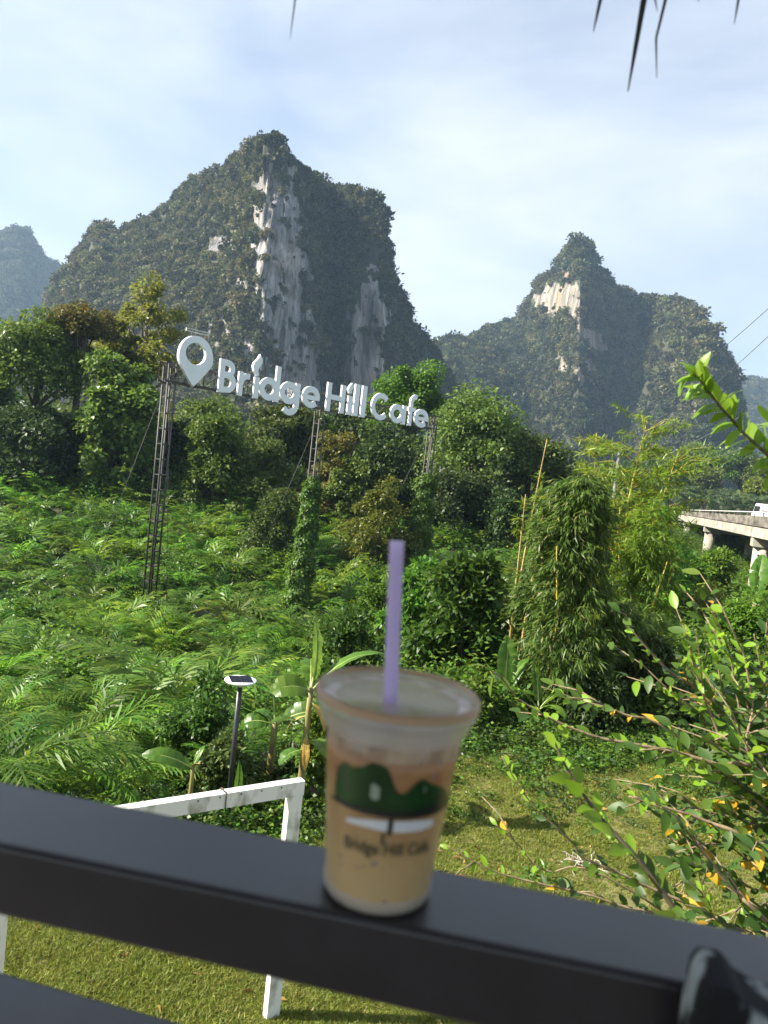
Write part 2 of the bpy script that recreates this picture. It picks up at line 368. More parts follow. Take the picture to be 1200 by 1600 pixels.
def mountain(name, sil, base_y, depth, slope, d0, cols, rows, back, rough_amp, rock_polys, rock, tree_r, n_trees, label, edge_noise=16, dark_bias=None, cliff_keep=.05, rock_patch=None):
    """sil: outline of the mountain as seen (px, py); depth/slope: how far each column stands behind d0 at its foot and how far its face leans back"""
    sx = [q[0] for q in sil]; sy = [q[1] for q in sil]
    pxs = np.linspace(sx[0], sx[-1], cols); ts = np.linspace(0, 1, rows)
    pts = np.zeros((rows + 8, cols, 3)); pix = np.zeros((rows, cols, 2))
    k = d0 / 330.0
    for i, px in enumerate(pxs):
        top = np.interp(px, sx, sy); N_ = np.interp(px, *zip(*depth)); S_ = np.interp(px, *zip(*slope))
        by = np.interp(px, *zip(*base_y))
        for j, t in enumerate(ts):
            py = by + (top - by) * t
            q = P(px, py, d0)
            rg = fbm(q[0] * .035 / k, q[2] * .006 / k, 3.1, 5) * rough_amp + fbm(q[0] * .012 / k, q[2] * .012 / k, 8.7, 4) * rough_amp * 1.6 + fbm(q[0] * .16 / k, q[2] * .04 / k, 1.7, 4) * rough_amp * .35
            d = d0 + (N_ + S_ * t ** 1.6) * k + rg * k * min(1, (1 - t) * 8 + .15) - max(0, .16 - t) * 260 * k
            if rock_polys and any(inpoly(px, py, pl) for pl in rock_polys[:1] + rock_polys[3:4]): d += (abs(fbm(q[0] * .22 / k, q[2] * .018 / k, 14., 4)) * 5.0 + abs(fbm(q[0] * .05 / k, q[2] * .05 / k, 17., 3)) * 4.0 - 2.5) * k
            pts[j, i] = P(px, py, d); pix[j, i] = (px, py)
        rp = pts[rows - 1, i]
        for b in range(8):
            s = (b + 1) / 8.0
            q = rp.copy(); q[1] += back * s ** .9; q[0] *= (q[1] / rp[1]) ** .35; q[2] = rp[2] * (1 - s ** 1.5) + (-6) * s ** 1.5
            pts[rows + b, i] = q
    R_ = rows + 8; v = pts.reshape(-1, 3)
    f = []; mi = []; cells = []
    for j in range(R_ - 1):
        for i in range(cols - 1):
            f.append((j * cols + i, j * cols + i + 1, (j + 1) * cols + i + 1, (j + 1) * cols + i))
            r_ = 0
            if j < rows - 1:
                x, y = pix[j, i]
                jx = x + fbm(x * .06, y * .025, 5.) * edge_noise; jy = y + fbm(x * .04, y * .04, 9.) * edge_noise * 1.5
                if any(inpoly(jx, jy, pl) for pl in rock_polys): r_ = 0 if fbm(x * .11, y * .022, 41., 4) > .46 else 1
                elif rock_patch and rock_patch(x, y) : r_ = 1
            mi.append(r_); cells.append(r_)
    me = mesh_np(name, v, np.array(f), [M['mtnsoil'], rock], mi, smooth=True)
    tag(link(name, me), kind='structure')
    a = pts[:-1, :-1]; b = pts[:-1, 1:]; c = pts[1:, :-1]
    area = np.linalg.norm(np.cross(b - a, c - a), axis=-1).ravel()
    jj = np.repeat(np.arange(R_ - 1), cols - 1)
    cells = np.array(cells); w = area * np.where(cells == 1, cliff_keep, 1.0) * np.where(jj > rows + 1, .15, 1.0)
    pick = rng.choice(len(w), n_trees, p=w / w.sum())
    pj, pi = pick // (cols - 1), pick % (cols - 1)
    u1, u2 = rng.random((2, n_trees, 1))
    pp = pts[pj, pi] * (1 - u1) * (1 - u2) + pts[pj, pi + 1] * u1 * (1 - u2) + pts[pj + 1, pi] * (1 - u1) * u2 + pts[pj + 1, pi + 1] * u1 * u2
    sc = tree_r * rng.uniform(.45, 1.25, n_trees) * np.where(rng.random(n_trees) < .10, 1.75, 1) * np.where(cells[pick] == 1, .5, 1)
    pp[:, 2] -= sc * .25
    rots = np.stack([rng.normal(0, .2, n_trees), rng.normal(0, .2, n_trees), rng.uniform(0, 6.28, n_trees)], 1)
    kid = rng.integers(0, 5, n_trees)
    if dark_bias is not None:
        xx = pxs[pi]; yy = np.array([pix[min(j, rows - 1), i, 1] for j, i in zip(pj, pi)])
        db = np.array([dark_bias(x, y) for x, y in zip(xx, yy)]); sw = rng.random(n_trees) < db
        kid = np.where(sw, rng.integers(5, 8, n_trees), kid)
    tall = rng.random(n_trees) < .05
    kid = np.where(tall, rng.integers(8, 10, n_trees), kid); sc = np.where(tall, np.minimum(sc, tree_r) * .55, sc)
    scatter(name + '_forest', mt_protos, pp, rots, sc, kid, label)

main_sil = [(8, 585), (40, 530), (58, 500), (70, 478), (87, 442), (117, 398), (146, 357), (163, 351), (187, 363), (197, 352), (216, 345), (245, 334), (274, 304), (297, 279), (332, 268), (350, 265), (373, 241), (397, 224), (417, 214), (432, 217), (443, 228), (467, 257), (482, 264), (496, 280), (519, 300), (530, 293), (537, 292), (560, 295), (583, 304), (592, 310), (598, 332), (605, 371), (608, 400), (612, 440), (622, 458), (632, 462), (639, 496), (650, 516), (664, 528), (676, 545), (687, 562), (708, 600), (735, 640)]
main_rock = [
    [(414, 244), (440, 250), (458, 270), (466, 330), (478, 400), (486, 470), (494, 540), (497, 640), (418, 640), (415, 560), (408, 480), (402, 420), (398, 360), (396, 320), (404, 280)],
    [(358, 388), (372, 384), (374, 402), (360, 406)], [(345, 400), (356, 396), (358, 412), (346, 414)],
    [(554, 428), (575, 420), (600, 440), (607, 500), (600, 545), (592, 600), (588, 640), (534, 640), (538, 560), (548, 520), (556, 480)],
    [(612, 468), (626, 462), (630, 490), (618, 520)], [(505, 366), (512, 360), (516, 378), (508, 382)],
    [(372, 520), (392, 500), (400, 560), (404, 640), (380, 640)],
]
mountain('mountain', main_sil, [(0, 640), (300, 650), (740, 700)], 
         [(0, 100), (70, 80), (150, 55), (250, 28), (350, 8), (408, 0), (420, 0), (450, 5), (490, 16), (505, 30), (530, 40), (550, 26), (570, 18), (600, 20), (615, 34), (640, 60), (680, 85), (740, 120)],
         [(0, 80), (70, 95), (250, 105), (350, 90), (395, 45), (412, 14), (490, 14), (520, 42), (550, 24), (600, 16), (640, 40), (740, 60)],
         330, 400, 150, 150, 8.5, main_rock, M['rock'], 3.3, 13500, 'forest cloaking the cliff mountain behind the sign', 20,
         lambda x, y: .85 if x > 495 else (.15 if x < 400 else .5), cliff_keep=.11, rock_patch=lambda x, y: (325 < x < 412 and 370 < y < 620 and fbm(x * .07, y * .03, 21.) > .24) or (495 < x < 560 and y > 330 and fbm(x * .09, y * .03, 31.) > .36))  # darker trees right of the cliff paint that flank's shade into the colour

right_sil = [(640, 560), (665, 540), (690, 533), (705, 527), (720, 531), (745, 525), (760, 512), (775, 508), (800, 503), (812, 494), (822, 476), (830, 464), (843, 443), (850, 431), (870, 422), (877, 399), (887, 382), (905, 374), (918, 377), (924, 386), (928, 404), (942, 428), (955, 441), (970, 453), (990, 459), (1020, 467), (1042, 464), (1060, 467), (1085, 482), (1100, 497), (1113, 512), (1122, 533), (1140, 558), (1148, 580), (1152, 605), (1156, 640), (1162, 690), (1170, 730)]
right_rock = [
    [(834, 454), (850, 444), (866, 440), (884, 440), (900, 448), (908, 470), (912, 502), (896, 502), (874, 490), (846, 484), (832, 474)],
    [(894, 498), (914, 500), (932, 514), (942, 546), (926, 552), (908, 540), (900, 520)],
    [(862, 570), (886, 564), (890, 582), (866, 586)], [(894, 584), (924, 562), (934, 576), (906, 598)], [(952, 570), (962, 568), (962, 586), (954, 586)],
    [(1082, 640), (1090, 628), (1094, 660), (1086, 664)], [(970, 568), (978, 564), (980, 590), (972, 592)],
]
mountain('rocky_peak', right_sil, [(640, 745), (900, 790), (1170, 835)],
         [(640, -60), (760, -25), (825, 16), (905, -12), (960, -6), (1040, -45), (1100, -72), (1150, -60), (1170, -20)],
         [(640, 130), (780, 110), (850, 60), (905, 34), (960, 60), (1060, 70), (1150, 40)],
         600, 210, 110, 260, 7.0, right_rock, M['rockw'], 4.6, 12500, 'forest cloaking the peak on the right', 16, lambda x, y: .75 if (x < 860 and y > 500) or y > 620 else .12, cliff_keep=.06)  # darker trees paint the shadow on the lower and lower-left slopes
left_sil = [(-70, 420), (-30, 380), (0, 364), (15, 356), (30, 354), (45, 364), (55, 386), (75, 404), (92, 414), (102, 432), (112, 480), (125, 560), (135, 620)]
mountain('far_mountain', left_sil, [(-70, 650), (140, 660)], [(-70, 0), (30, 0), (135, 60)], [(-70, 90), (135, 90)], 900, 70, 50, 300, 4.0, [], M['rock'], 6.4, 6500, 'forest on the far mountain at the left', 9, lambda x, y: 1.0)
hill_sil = [(1085, 720), (1110, 640), (1130, 608), (1150, 594), (1165, 590), (1178, 589), (1195, 594), (1215, 590), (1250, 605), (1300, 640)]
mountain('far_hill', hill_sil, [(1085, 800), (1300, 830)], [(1085, 0), (1300, 30)], [(1085, 120), (1300, 120)], 980, 60, 50, 300, 4.0, [], M['rock'], 6.0, 4500, 'forest on the far hill at the right', 9, lambda x, y: .6)

# valley forest between the sign and the mountains: one far-off wood
def valley_forest():
    n = 2600; y = rng.uniform(88, 300, n) ; x = rng.uniform(-.75, .62, n) * y
    keep = ~((x > .30 * y) & (y < 175)); x, y = x[keep], y[keep]; n = len(x)
    sc = rng.uniform(3.2, 5.4, n)
    z = np.array([ground(a, b) for a, b in zip(x, y)]) + rng.uniform(1.0, 4.0, n)
    rots = np.stack([rng.normal(0, .15, n), rng.normal(0, .15, n), rng.uniform(0, 6.28, n)], 1)
    scatter('valley_forest', [tree_clump_mesh('valley_tree', M[k], 420, .22, .16, lobes=7) for k in ('green', 'olive', 'dark', 'olive')], np.stack([x, y, z], 1), rots, sc, rng.integers(0, 4, n), 'wood filling the valley floor below the mountains')
valley_forest()

# ------------------------------------------------------------------ trees and bushes of the middle distance
def crown_centres(kind, n):
    if kind == 'round':
        u = rdirs(n); u[:, 2] = np.where(u[:, 2] < -.35, -u[:, 2], u[:, 2]); return u * rng.uniform(.5, .82, (n, 1)), .30
    if kind == 'umbrella':
        a = rng.uniform(0, 6.28, n); r = np.sqrt(rng.random(n)) * .85
        return np.stack([r * np.cos(a), r * np.sin(a), .75 - .8 * r ** 2 + rng.normal(0, .22, n)], 1), .24
    if kind == 'layers':
        a = rng.uniform(0, 6.28, n); lv = rng.integers(0, 5, n); zz = np.array([-.75, -.4, 0, .42, .82])[lv]; mr = np.array([.85, .9, .78, .62, .36])[lv]
        r = np.sqrt(rng.random(n)) * mr
        return np.stack([r * np.cos(a), r * np.sin(a), zz + rng.normal(0, .07, n) - .12 * r], 1), .19
    # mound: a heap that reaches the ground
    u = rdirs(n); u[:, 2] = np.abs(u[:, 2]) * 2 - 1 + rng.uniform(-.1, .1, n)
    w = np.sqrt(np.clip(1 - ((u[:, 2] + 1) / 2.1) ** 2.2, .05, 1)); a = rng.uniform(0, 6.28, n); r = w * rng.uniform(.45, .85, n)
    return np.stack([r * np.cos(a), r * np.sin(a), u[:, 2] * .88], 1), .30

def tree(name, label, cat, px, top, bot, width, d, kind, mat, n=30, per=260, leaf=.30, lw=.65, droop=.35, bark='barkd', group=None, base_top=None, leafname='crown', lean=0.0, flat=.75):
    if 49 <= d <= 57: d += 5
    q = P(px, top, d); zt = q[2]; zb = P(px, bot, d)[2]; rx = width / 2.0 / FPX * d * (1.22 if d > 40 and kind == 'mound' else 1.08)
    if d > 40: n = int(n * 1.35)
    g = gp(q[0], d); t = thing(name, label, cat, g, group=group)
    if kind == 'mound': zb = min(zb, g.z + .2)
    cz = (zt + zb) / 2 - g.z; rz = (zt - zb) / 2
    cs, cr = crown_centres(kind, n)
    wob = rng.uniform(.72, 1.12, (n, 1)) * np.where(rng.random((n, 1)) < .14, 1.22, 1.0)
    cc = cs * wob * np.array([rx, rx, rz]) + np.array([0, 0, cz])
    if kind == 'round': rr = min(rx, rz) * cr * rng.uniform(.55, 1.6, n)
    else: rr = rx * cr * rng.uniform(.5, 1.5, n)
    v, f = clump_leaves(cc, rr, per, leaf, leaf * lw, droop, flat, .3)
    v[:, 2] = np.maximum(v[:, 2], .03)
    link(leafname, mesh_np(leafname, v, f, M[mat]), t)
    hc = max(cz - rz * .2, .4); tr = .018 * (hc + rz) + .05
    tp = [(0, 0, -.3), (.1 * lean, .05, hc * .4), (lean * .5 + rng.normal(0, .1), 0, hc * .75), (lean, 0, hc + rz * .6)]
    mb = MB(); mb.tube(tp, [tr * 1.3, tr, tr * .8, tr * .3], 7)
    for k in (range(0, n, max(1, n // 9)) if kind != 'mound' else ()):
        c = cc[k]; st = max(.25, min(c[2] - .3, hc) * .72)
        tq = np.interp(st, [-.3, hc * .4, hc * .75, hc + rz * .6], [p_[0] for p_ in tp]), np.interp(st, [-.3, hc * .4, hc * .75, hc + rz * .6], [p_[1] for p_ in tp])
        mb.tube([(tq[0], tq[1], st), (c[0] * .5, c[1] * .5, (st + c[2]) / 2 + .1), tuple(c)], [tr * .5, tr * .35, tr * .12], 5)
    mb.build('trunk', M[bark], t)
    return t

T = tree
T('broadleaf_tree', 'full green tree at the left with its crown in front of the far mountain', 'tree', 66, 488, 668, 165, 55, 'round', 'green', 34, 330, .34)
T('umbrella_tree', 'flat-topped tree with orange brown foliage on a bare dark trunk', 'tree', 130, 480, 566, 118, 61, 'umbrella', 'orange', 30, 220, .27)
T('airy_tree', 'tall airy yellow-green tree in layers rising behind the pin of the sign', 'tree', 236, 437, 590, 150, 68, 'layers', 'yellowgreen', 46, 190, .30, bark='bark')
T('airy_tree', 'low thin yellow-green tree between the orange tree and the tall airy tree', 'tree', 190, 500, 600, 80, 66, 'layers', 'yellowgreen', 26, 150, .28, bark='bark')
T('broadleaf_tree', 'dark green tree cut by the left edge of the photo above the ferns', 'tree', -14, 565, 720, 110, 57, 'round', 'green', 26, 280, .34)
T('vine_draped_tree', 'low dark heap of vine-draped trees at the far left above the ferns', 'tree', 48, 640, 748, 150, 51, 'mound', 'dark', 36, 300, .32)
T('vine_draped_tree', 'vine-covered tree with big pale leaves left of the left sign mast', 'tree', 205, 572, 745, 130, 52, 'mound', 'green', 40, 260, .42, .75)
T('vine_draped_tree', 'dark vine heap under the orange brown tree', 'tree', 128, 650, 752, 100, 54, 'mound', 'dark', 30, 260, .3)
T('vine_draped_tree', 'sunlit vine-covered bush right of the left sign mast', 'tree', 345, 640, 790, 105, 50, 'mound', 'green', 36, 280, .30)
T('vine_draped_tree', 'dark tangle close behind the left sign mast', 'tree', 283, 650, 780, 75, 55, 'mound', 'dark', 28, 260, .3)
T('broadleaf_tree', 'yellowish olive tree under the letters of the first word', 'tree', 452, 618, 770, 120, 57, 'round', 'olive', 34, 280, .30)
T('vine_draped_tree', 'green bush between the sunlit vine bush and the middle mast', 'tree', 412, 690, 792, 90, 50, 'mound', 'olive', 30, 260, .28)
T('creeper_covered_stump', 'narrow tree stump overgrown with orange-tipped creepers right of the middle mast', 'tree', 527, 664, 800, 66, 50, 'mound', 'orange', 34, 220, .24)
T('vine_draped_tree', 'green skirt of creepers at the foot of the orange-tipped stump', 'tree', 548, 716, 806, 64, 49, 'mound', 'olive', 26, 220, .24)
T('broadleaf_tree', 'bright green domed tree behind the last word of the sign', 'tree', 646, 565, 730, 122, 72, 'round', 'bright', 34, 320, .32)
T('broadleaf_tree', 'big dark olive tree with a broad crown right of the sign', 'tree', 752, 606, 812, 172, 62, 'round', 'olive', 50, 330, .32)
T('broadleaf_tree', 'lower shoulder of olive trees on the right of the big olive tree', 'tree', 838, 664, 830, 110, 61, 'round', 'olive', 34, 280, .32)
T('vine_draped_tree', 'dark heap of leaves behind the right sign mast', 'tree', 612, 668, 800, 110, 58, 'mound', 'dark', 34, 280, .3)
T('vine_draped_tree', 'dark undergrowth heap at the foot of the big olive tree', 'tree', 730, 735, 838, 125, 52, 'mound', 'dark', 34, 260, .28)
T('vine_draped_tree', 'dark undergrowth heap left of the bare canes', 'tree', 806, 770, 856, 90, 50, 'mound', 'dark', 30, 250, .26)
T('vine_draped_tree', 'green heap behind the bamboo at the edge of the olive trees', 'tree', 884, 735, 850, 100, 54, 'mound', 'green', 30, 260, .28)
T('broadleaf_tree', 'olive tree seen below the pin in front of the cliff foot', 'tree', 330, 618, 720, 110, 78, 'round', 'olive', 30, 260, .34)
T('broadleaf_tree', 'dark tree seen below the second word in front of the cliff foot', 'tree', 560, 610, 730, 120, 80, 'round', 'dark', 30, 260, .36)
T('broadleaf_tree', 'small green tree seen behind the middle mast', 'tree', 492, 640, 760, 80, 66, 'round', 'green', 26, 240, .3)
T('vine_draped_tree', 'light green bush above the ferns between the middle mast and the right mast', 'tree', 600, 765, 830, 110, 48, 'mound', 'yellowgreen', 30, 240, .2)
T('vine_draped_tree', 'light green bush on the fern slope left of the ivy-clad middle mast', 'tree', 437, 765, 835, 80, 47, 'mound', 'olive', 26, 240, .2)

def woodland():
    kinds = [tree_clump_mesh('woodland_bush', M[k], 600, .17, .11, lobes=8) for k in ('dark', 'green', 'dark', 'olive')]
    pts = []
    while len(pts) < 420:
        y = rng.uniform(49, 88); x = rng.uniform(-.62, .24) * y
        v = np.array([x, y, ground(x, y)]); px = 600 + FPX * (v @ cR) / (v @ cF)
        if y < np.interp(px, [-200, 0, 200, 500, 800, 1000], [58, 57, 56, 57, 58, 58]): continue
        pts.append((x, y, v[2] + rng.uniform(.2, 1.2), rng.uniform(1.2, 2.7)))
    a = np.array(pts); n = len(a)
    scatter('woodland_undergrowth', kinds, a[:, :3], np.stack([np.zeros(n), np.zeros(n), rng.uniform(0, 6.28, n)], 1), a[:, 3], rng.integers(0, 4, n), 'dark undergrowth between the trees behind the sign')
woodland()
# trees across the road, beyond the bridge
for px, top, bot, w, d, k, mt, lb in [
    (1085, 690, 760, 70, 230, 'round', 'olive', 'round tree at the foot of the peak, left of the wires'),
    (1130, 702, 772, 62, 215, 'round', 'green', 'round tree at the foot of the peak, below the leafy branch'),
    (1165, 700, 775, 66, 220, 'round', 'dark', 'dark tree at the foot of the peak near the right edge'),
    (1198, 715, 790, 60, 190, 'round', 'olive', 'olive tree at the right edge above the van'),
    (1040, 715, 770, 60, 225, 'round', 'dark', 'dark tree beyond the yellow bamboo'),
    (1105, 728, 782, 50, 200, 'round', 'olive', 'small round tree behind the oil palms'),
    (1000, 716, 772, 66, 232, 'round', 'green', 'green tree half hidden by the yellow bamboo'),
    (955, 712, 770, 60, 236, 'round', 'dark', 'dark tree between the two tall bamboos'),
    (1062, 735, 785, 46, 196, 'round', 'green', 'small green tree left of the oil palms'),
    (1182, 748, 800, 44, 150, 'round', 'yellowgreen', 'yellowish tree behind the white van'),
    (1120, 612, 700, 0, 0, None, None, None)]:
    if lb: T('broadleaf_tree', lb, 'tree', px, top, bot, w, d, k, mt, 24, 150, .7, group='trees across the road')

# oil palms: one kind built with its fronds, then copied
def frond_vf(L, n, arch, e0, wl, leafw, hang=.25, twist=0.0):
    """pinnate frond growing along +X, rising at e0 and arching over"""
    t = np.linspace(0, 1, n + 1); ang = e0 - arch * t ** 1.2
    dx = np.cos(ang) * L / n; dz = np.sin(ang) * L / n
    x = np.concatenate([[0], np.cumsum(dx[:-1])]); z = np.concatenate([[0], np.cumsum(dz[:-1])])
    v = []; f = []
    for s in (-1, 1):
        for i in range(2, n + 1):
            k = t[i]; l = wl * (math.sin(math.pi * min(1, .12 + .88 * k)) ** .6) * (.9 + .2 * rng.random())
            if k > .97: l *= .6
            b = np.array([x[i], 0, z[i]]); fw = np.array([math.cos(ang[i]), 0, math.sin(ang[i])]); up = np.array([-math.sin(ang[i]), 0, math.cos(ang[i])])
            d = fw * (.55 + .5 * k) + np.array([0, s, 0]) * (1 - .35 * k) + up * (.18 - hang * rng.uniform(.3, 1.4)); d /= np.linalg.norm(d)
            w = fw * leafw * .5; o = len(v)
            v += [b - w, b + d * l * .5 - w * .8 + up * .02 * l, b + d * l - np.array([0, 0, hang * l * .25]), b + d * l * .5 + w * .8 + up * .02 * l]
            f.append((o, o + 1, o + 2, o + 3))
    # rachis: a thin three-sided rod drawn as two strips
    r = .012 * L / 1.6
    for i in range(n):
        o = len(v)
        v += [(x[i], -r, z[i]), (x[i + 1], -r * .6, z[i + 1]), (x[i + 1], r * .6, z[i + 1]), (x[i], r, z[i])]; f.append((o, o + 1, o + 2, o + 3))
    return np.array(v, float), np.array(f)
def rotz_vf(vf, az, roll=0.0, off=(0, 0, 0), s=1.0):
    v, f = vf; c, sn = math.cos(az), math.sin(az); cr, sr = math.cos(roll), math.sin(roll)
    y = v[:, 1] * cr - v[:, 2] * sr; z = v[:, 1] * sr + v[:, 2] * cr
    return np.stack([v[:, 0] * c - y * sn, v[:, 0] * sn + y * c, z], 1) * s + np.array(off), f

def palms():
    fr = [mesh_np('palm_frond', *frond_vf(4.6, 16, 1.5 + .3 * k, 1.0 - .35 * k, 1.1, .34, .5), M['palm']) for k in range(3)]
    tm = MB().tube([(0, 0, -.5), (.05, 0, 2), (0, 0, 4.4)], [.36, .30, .27], 8).mesh('trunk', M['bark'])
    i = 0
    for row in range(4):
        for c in range(9):
            d = 128 + row * 15 + rng.uniform(-3, 3); px = 992 + c * 27 + row * 8 + rng.uniform(-7, 7)
            q = P(px, 780, d); g = gp(q[0], d); s = rng.uniform(.85, 1.15)
            t = thing('oil_palm', 'oil palm with feathery grey-green crown in the plantation beyond the bridge', 'palm', g, rng.uniform(0, 6.28), 'oil palms in the plantation', s)
            link('trunk', tm, t)
            for k in range(13):
                link('frond', fr[k % 3], t, (0, 0, 4.35 + .1 * (2 - k % 3)), (rng.normal(0, .15), 0, k * 2.4))
palms()

# ------------------------------------------------------------------ fern thicket on the slope
def ferns():
    mats = M['fern']
    kinds = []
    for k in range(5):
        parts = []
        for j in range(11):
            L = rng.uniform(1.0, 1.75)
            vf = frond_vf(L, 17, rng.uniform(1.2, 2.2), rng.uniform(.95, 1.5), .34 * L / 1.6 + .08, .085, .35)
            parts.append(rotz_vf(vf, j * 2.4 + rng.uniform(-.3, .3), rng.normal(0, .25)))
        kinds.append(mesh_np('fern_clump', *cat_vf(parts), mats))
    # low-detail kinds for the far slope
    far = []
    for k in range(4):
        parts = []
        for j in range(12):
            L = rng.uniform(1.0, 1.8)
            parts.append(rotz_vf(frond_vf(L, 9, rng.uniform(1.2, 2.2), rng.uniform(.95, 1.5), .42, .15, .35), j * 2.4 + rng.uniform(-.3, .3), rng.normal(0, .25)))
        far.append(mesh_np('far_fern_clump', *cat_vf(parts), mats))
    fronds = [mesh_np('fern_frond', *frond_vf(1.75, 19, 1.5 + .25 * k, 1.3 - .2 * k, .42, .075, .35), mats) for k in range(4)]
    pts = []
    y = 8.6
    while y < 60:
        sp = .84 if y < 24 else (1.0 if y < 40 else 1.25)
        x = -.64 * y - 2
        while x < .45 * y:
            xx = x + rng.uniform(-.4, .4) * sp; yy = y + rng.uniform(-.4, .4) * sp; x += sp
            if yy < lawn_edge(xx) + .7: continue
            v = np.array([xx, yy, ground(xx, yy)]); px = 600 + FPX * (v @ cR) / (v @ cF)
            lim = np.interp(yy, [9, 13, 20, 30, 42, 52, 66], [330, 420, 520, 600, 720, 830, 880]) + rng.normal(0, 25)
            if px > lim: continue
            hs = .92 + .6 * fbm(xx * .22, yy * .22, 2.)
            if fbm(xx * .45, yy * .45, 5.5) < -.32: continue
            v[2] += .55 * max(-.3, fbm(xx * .28, yy * .28, 7.))
            pts.append((xx, yy, v[2], hs * rng.uniform(.6, 1.3) * (1.0 if yy < 30 else 1.2)))
        y += sp * .9
    pts.sort(key=lambda q: q[1])
    near = pts[:300]; rest = pts[300:]
    for i, (x, yv, z, s) in enumerate(near):
        lb = 'arching green fern clump in the thicket on the slope below the rail'
        if i < 90:
            t = thing('fern', lb, 'fern', (x, yv, z), rng.uniform(0, 6.28), 'ferns on the near slope', s)
            for k in range(10):
                link('frond', fronds[rng.integers(0, 4)], t, (0, 0, .02 * k), (rng.normal(0, .25), rng.normal(0, .12), k * 2.4 + rng.uniform(-.3, .3)), rng.uniform(.75, 1.15))
        else:
            o = link('fern', kinds[i % 5], None, (x, yv, z), (rng.normal(0, .1), rng.normal(0, .1), rng.uniform(0, 6.28)), s)
            tag(o, lb, 'fern', 'ferns on the near slope')
    n = len(rest); a = np.array(rest)
    kid = np.where(a[:, 1] < 30, rng.integers(4, 9, n), rng.integers(0, 4, n))   # kinds sort by name below
    scatter('fern_thicket', far + kinds, a[:, :3], np.stack([rng.normal(0, .12, n), rng.normal(0, .12, n), rng.uniform(0, 6.28, n)], 1), a[:, 3], kid, 'dense thicket of green ferns covering the slope')
    print('ferns', len(pts))
ferns()

# low leafy undergrowth over the rest of the slope
def weed_mesh(name, mat, n, L, W, r, h):
    pos = np.stack([rng.normal(0, r * .5, n), rng.normal(0, r * .5, n), np.abs(rng.normal(0, h * .55, n))], 1)
    d = unit(np.stack([rng.normal(0, 1, n), rng.normal(0, 1, n), rng.uniform(-.2, .7, n)], 1))
    v, f = leaves_vf(pos, d, L * rng.uniform(.6, 1.3, n), W * rng.uniform(.7, 1.2, n)); return mesh_np(name, v, f, mat)
def undergrowth():
    FB = []
    kinds = [weed_mesh('undergrowth_bush', M[k], 460, .15, .075, .7, .8) for k in ('green', 'bright', 'green', 'dark', 'bright')]
    pts = []
    for _ in range(14000):
        y = rng.uniform(9, 60); x = rng.uniform(-.6 * y, .6 * y)
        if y < lawn_edge(x) + .5: continue
        if rng.random() > np.interp(y, [9, 25, 66], [1, .7, .45]): continue
        v = np.array([x, y, ground(x, y)]); px = 600 + FPX * (v @ cR) / (v @ cF)
        if px < np.interp(y, [9, 13, 20, 30, 42, 52, 66], [300, 380, 480, 560, 690, 800, 850]) and not (y > 12 and fbm(x * .3, y * .3, 12.) > .36): continue
        pts.append((x, y, v[2] - .05, rng.uniform(.6, 1.25) * np.interp(y, [9, 14, 20, 66], [.45, .7, 1, 1.5])))
    for _ in range(1500):
        y = rng.uniform(62, 125); x = rng.uniform(.22, .62) * y
        pts.append((x, y, ground(x, y) - .2, rng.uniform(.7, 1.5)))
    a = np.array(pts); n = len(a)
    scatter('undergrowth', kinds, a[:, :3], np.stack([np.zeros(n), np.zeros(n), rng.uniform(0, 6.28, n)], 1), a[:, 3], rng.integers(0, 5, n), 'low leafy undergrowth on the slope between the bushes')
undergrowth()

def bush(label, px, top, bot, w, d, mat, n=26, per=170, leaf=.2, lw=.5, droop=.3, name='bush', cat='bush', group=None, flat=.8):
    return tree(name, label, cat, px, top, bot, w, d, 'mound', mat, n, per, leaf, lw, droop, 'twigg', group, leafname='foliage', flat=flat)
bush('tall broad-leaved bush behind the cup, left of the dense bamboo', 735, 872, 1085, 150, 17, 'green', 44, 190, .22, .42)
bush('broad-leaved bush just right of the straw', 660, 885, 1050, 110, 19, 'bright', 36, 180, .20, .42)
bush('broad-leaved bush between the straw bush and the ivy-clad right mast', 790, 905, 1050, 110, 19.5, 'green', 34, 180, .20, .42)
bush('fine-leaved bush behind the left rim of the cup', 545, 955, 1075, 120, 17, 'green', 34, 200, .12, .5)
bush('fine-leaved bush left of the solar lamp', 318, 1062, 1270, 120, 10.9, 'green', 44, 230, .085, .55)
bush('dark small-leaved bush at the foot of the solar lamp', 352, 1150, 1300, 90, 10.0, 'dark', 34, 200, .08, .55)
bush('small dark bush between the two banana plants by the lamp', 458, 1165, 1290, 70, 10.6, 'dark', 30, 180, .09, .5)
bush('leafy weeds around the foot of the taller banana plant', 505, 1100, 1290, 60, 9.9, 'green', 34, 170, .09, .45)
bush('dark bush at the left edge of the lawn behind the white frame', 408, 1215, 1300, 120, 10.6, 'dark', 30, 200, .08, .55)
bush('sunlit vine-covered bush in front of the second bridge pier', 1072, 872, 960, 70, 44, 'bright', 34, 220, .26, .55)
bush('rounded green bush between the two nearest bridge piers', 1122, 862, 940, 56, 46, 'bright', 30, 220, .26, .55)
bush('feathery yellow-green bush below the nearest bridge pier', 1090, 905, 1010, 130, 32, 'yellowgreen', 36, 220, .16, .35)
bush('bright green bush at the right edge under the bridge', 1165, 950, 1080, 130, 26, 'bright', 40, 220, .17, .5)
bush('dark bush under the right flank of the dense bamboo', 1010, 985, 1130, 120, 15.6, 'dark', 40, 220, .16, .3, droop=.6)
bush('green bush right of the dark bush under the bamboo', 1095, 1010, 1140, 120, 19, 'green', 36, 210, .14, .45)
bush('leafy creeper bush hanging in front of the bridge deck', 1036, 783, 940, 108, 31, 'bright', 40, 220, .22, .4, droop=.6)
bush('green bush behind the canes left of the dense bamboo', 842, 872, 950, 90, 26, 'green', 30, 200, .2, .45)
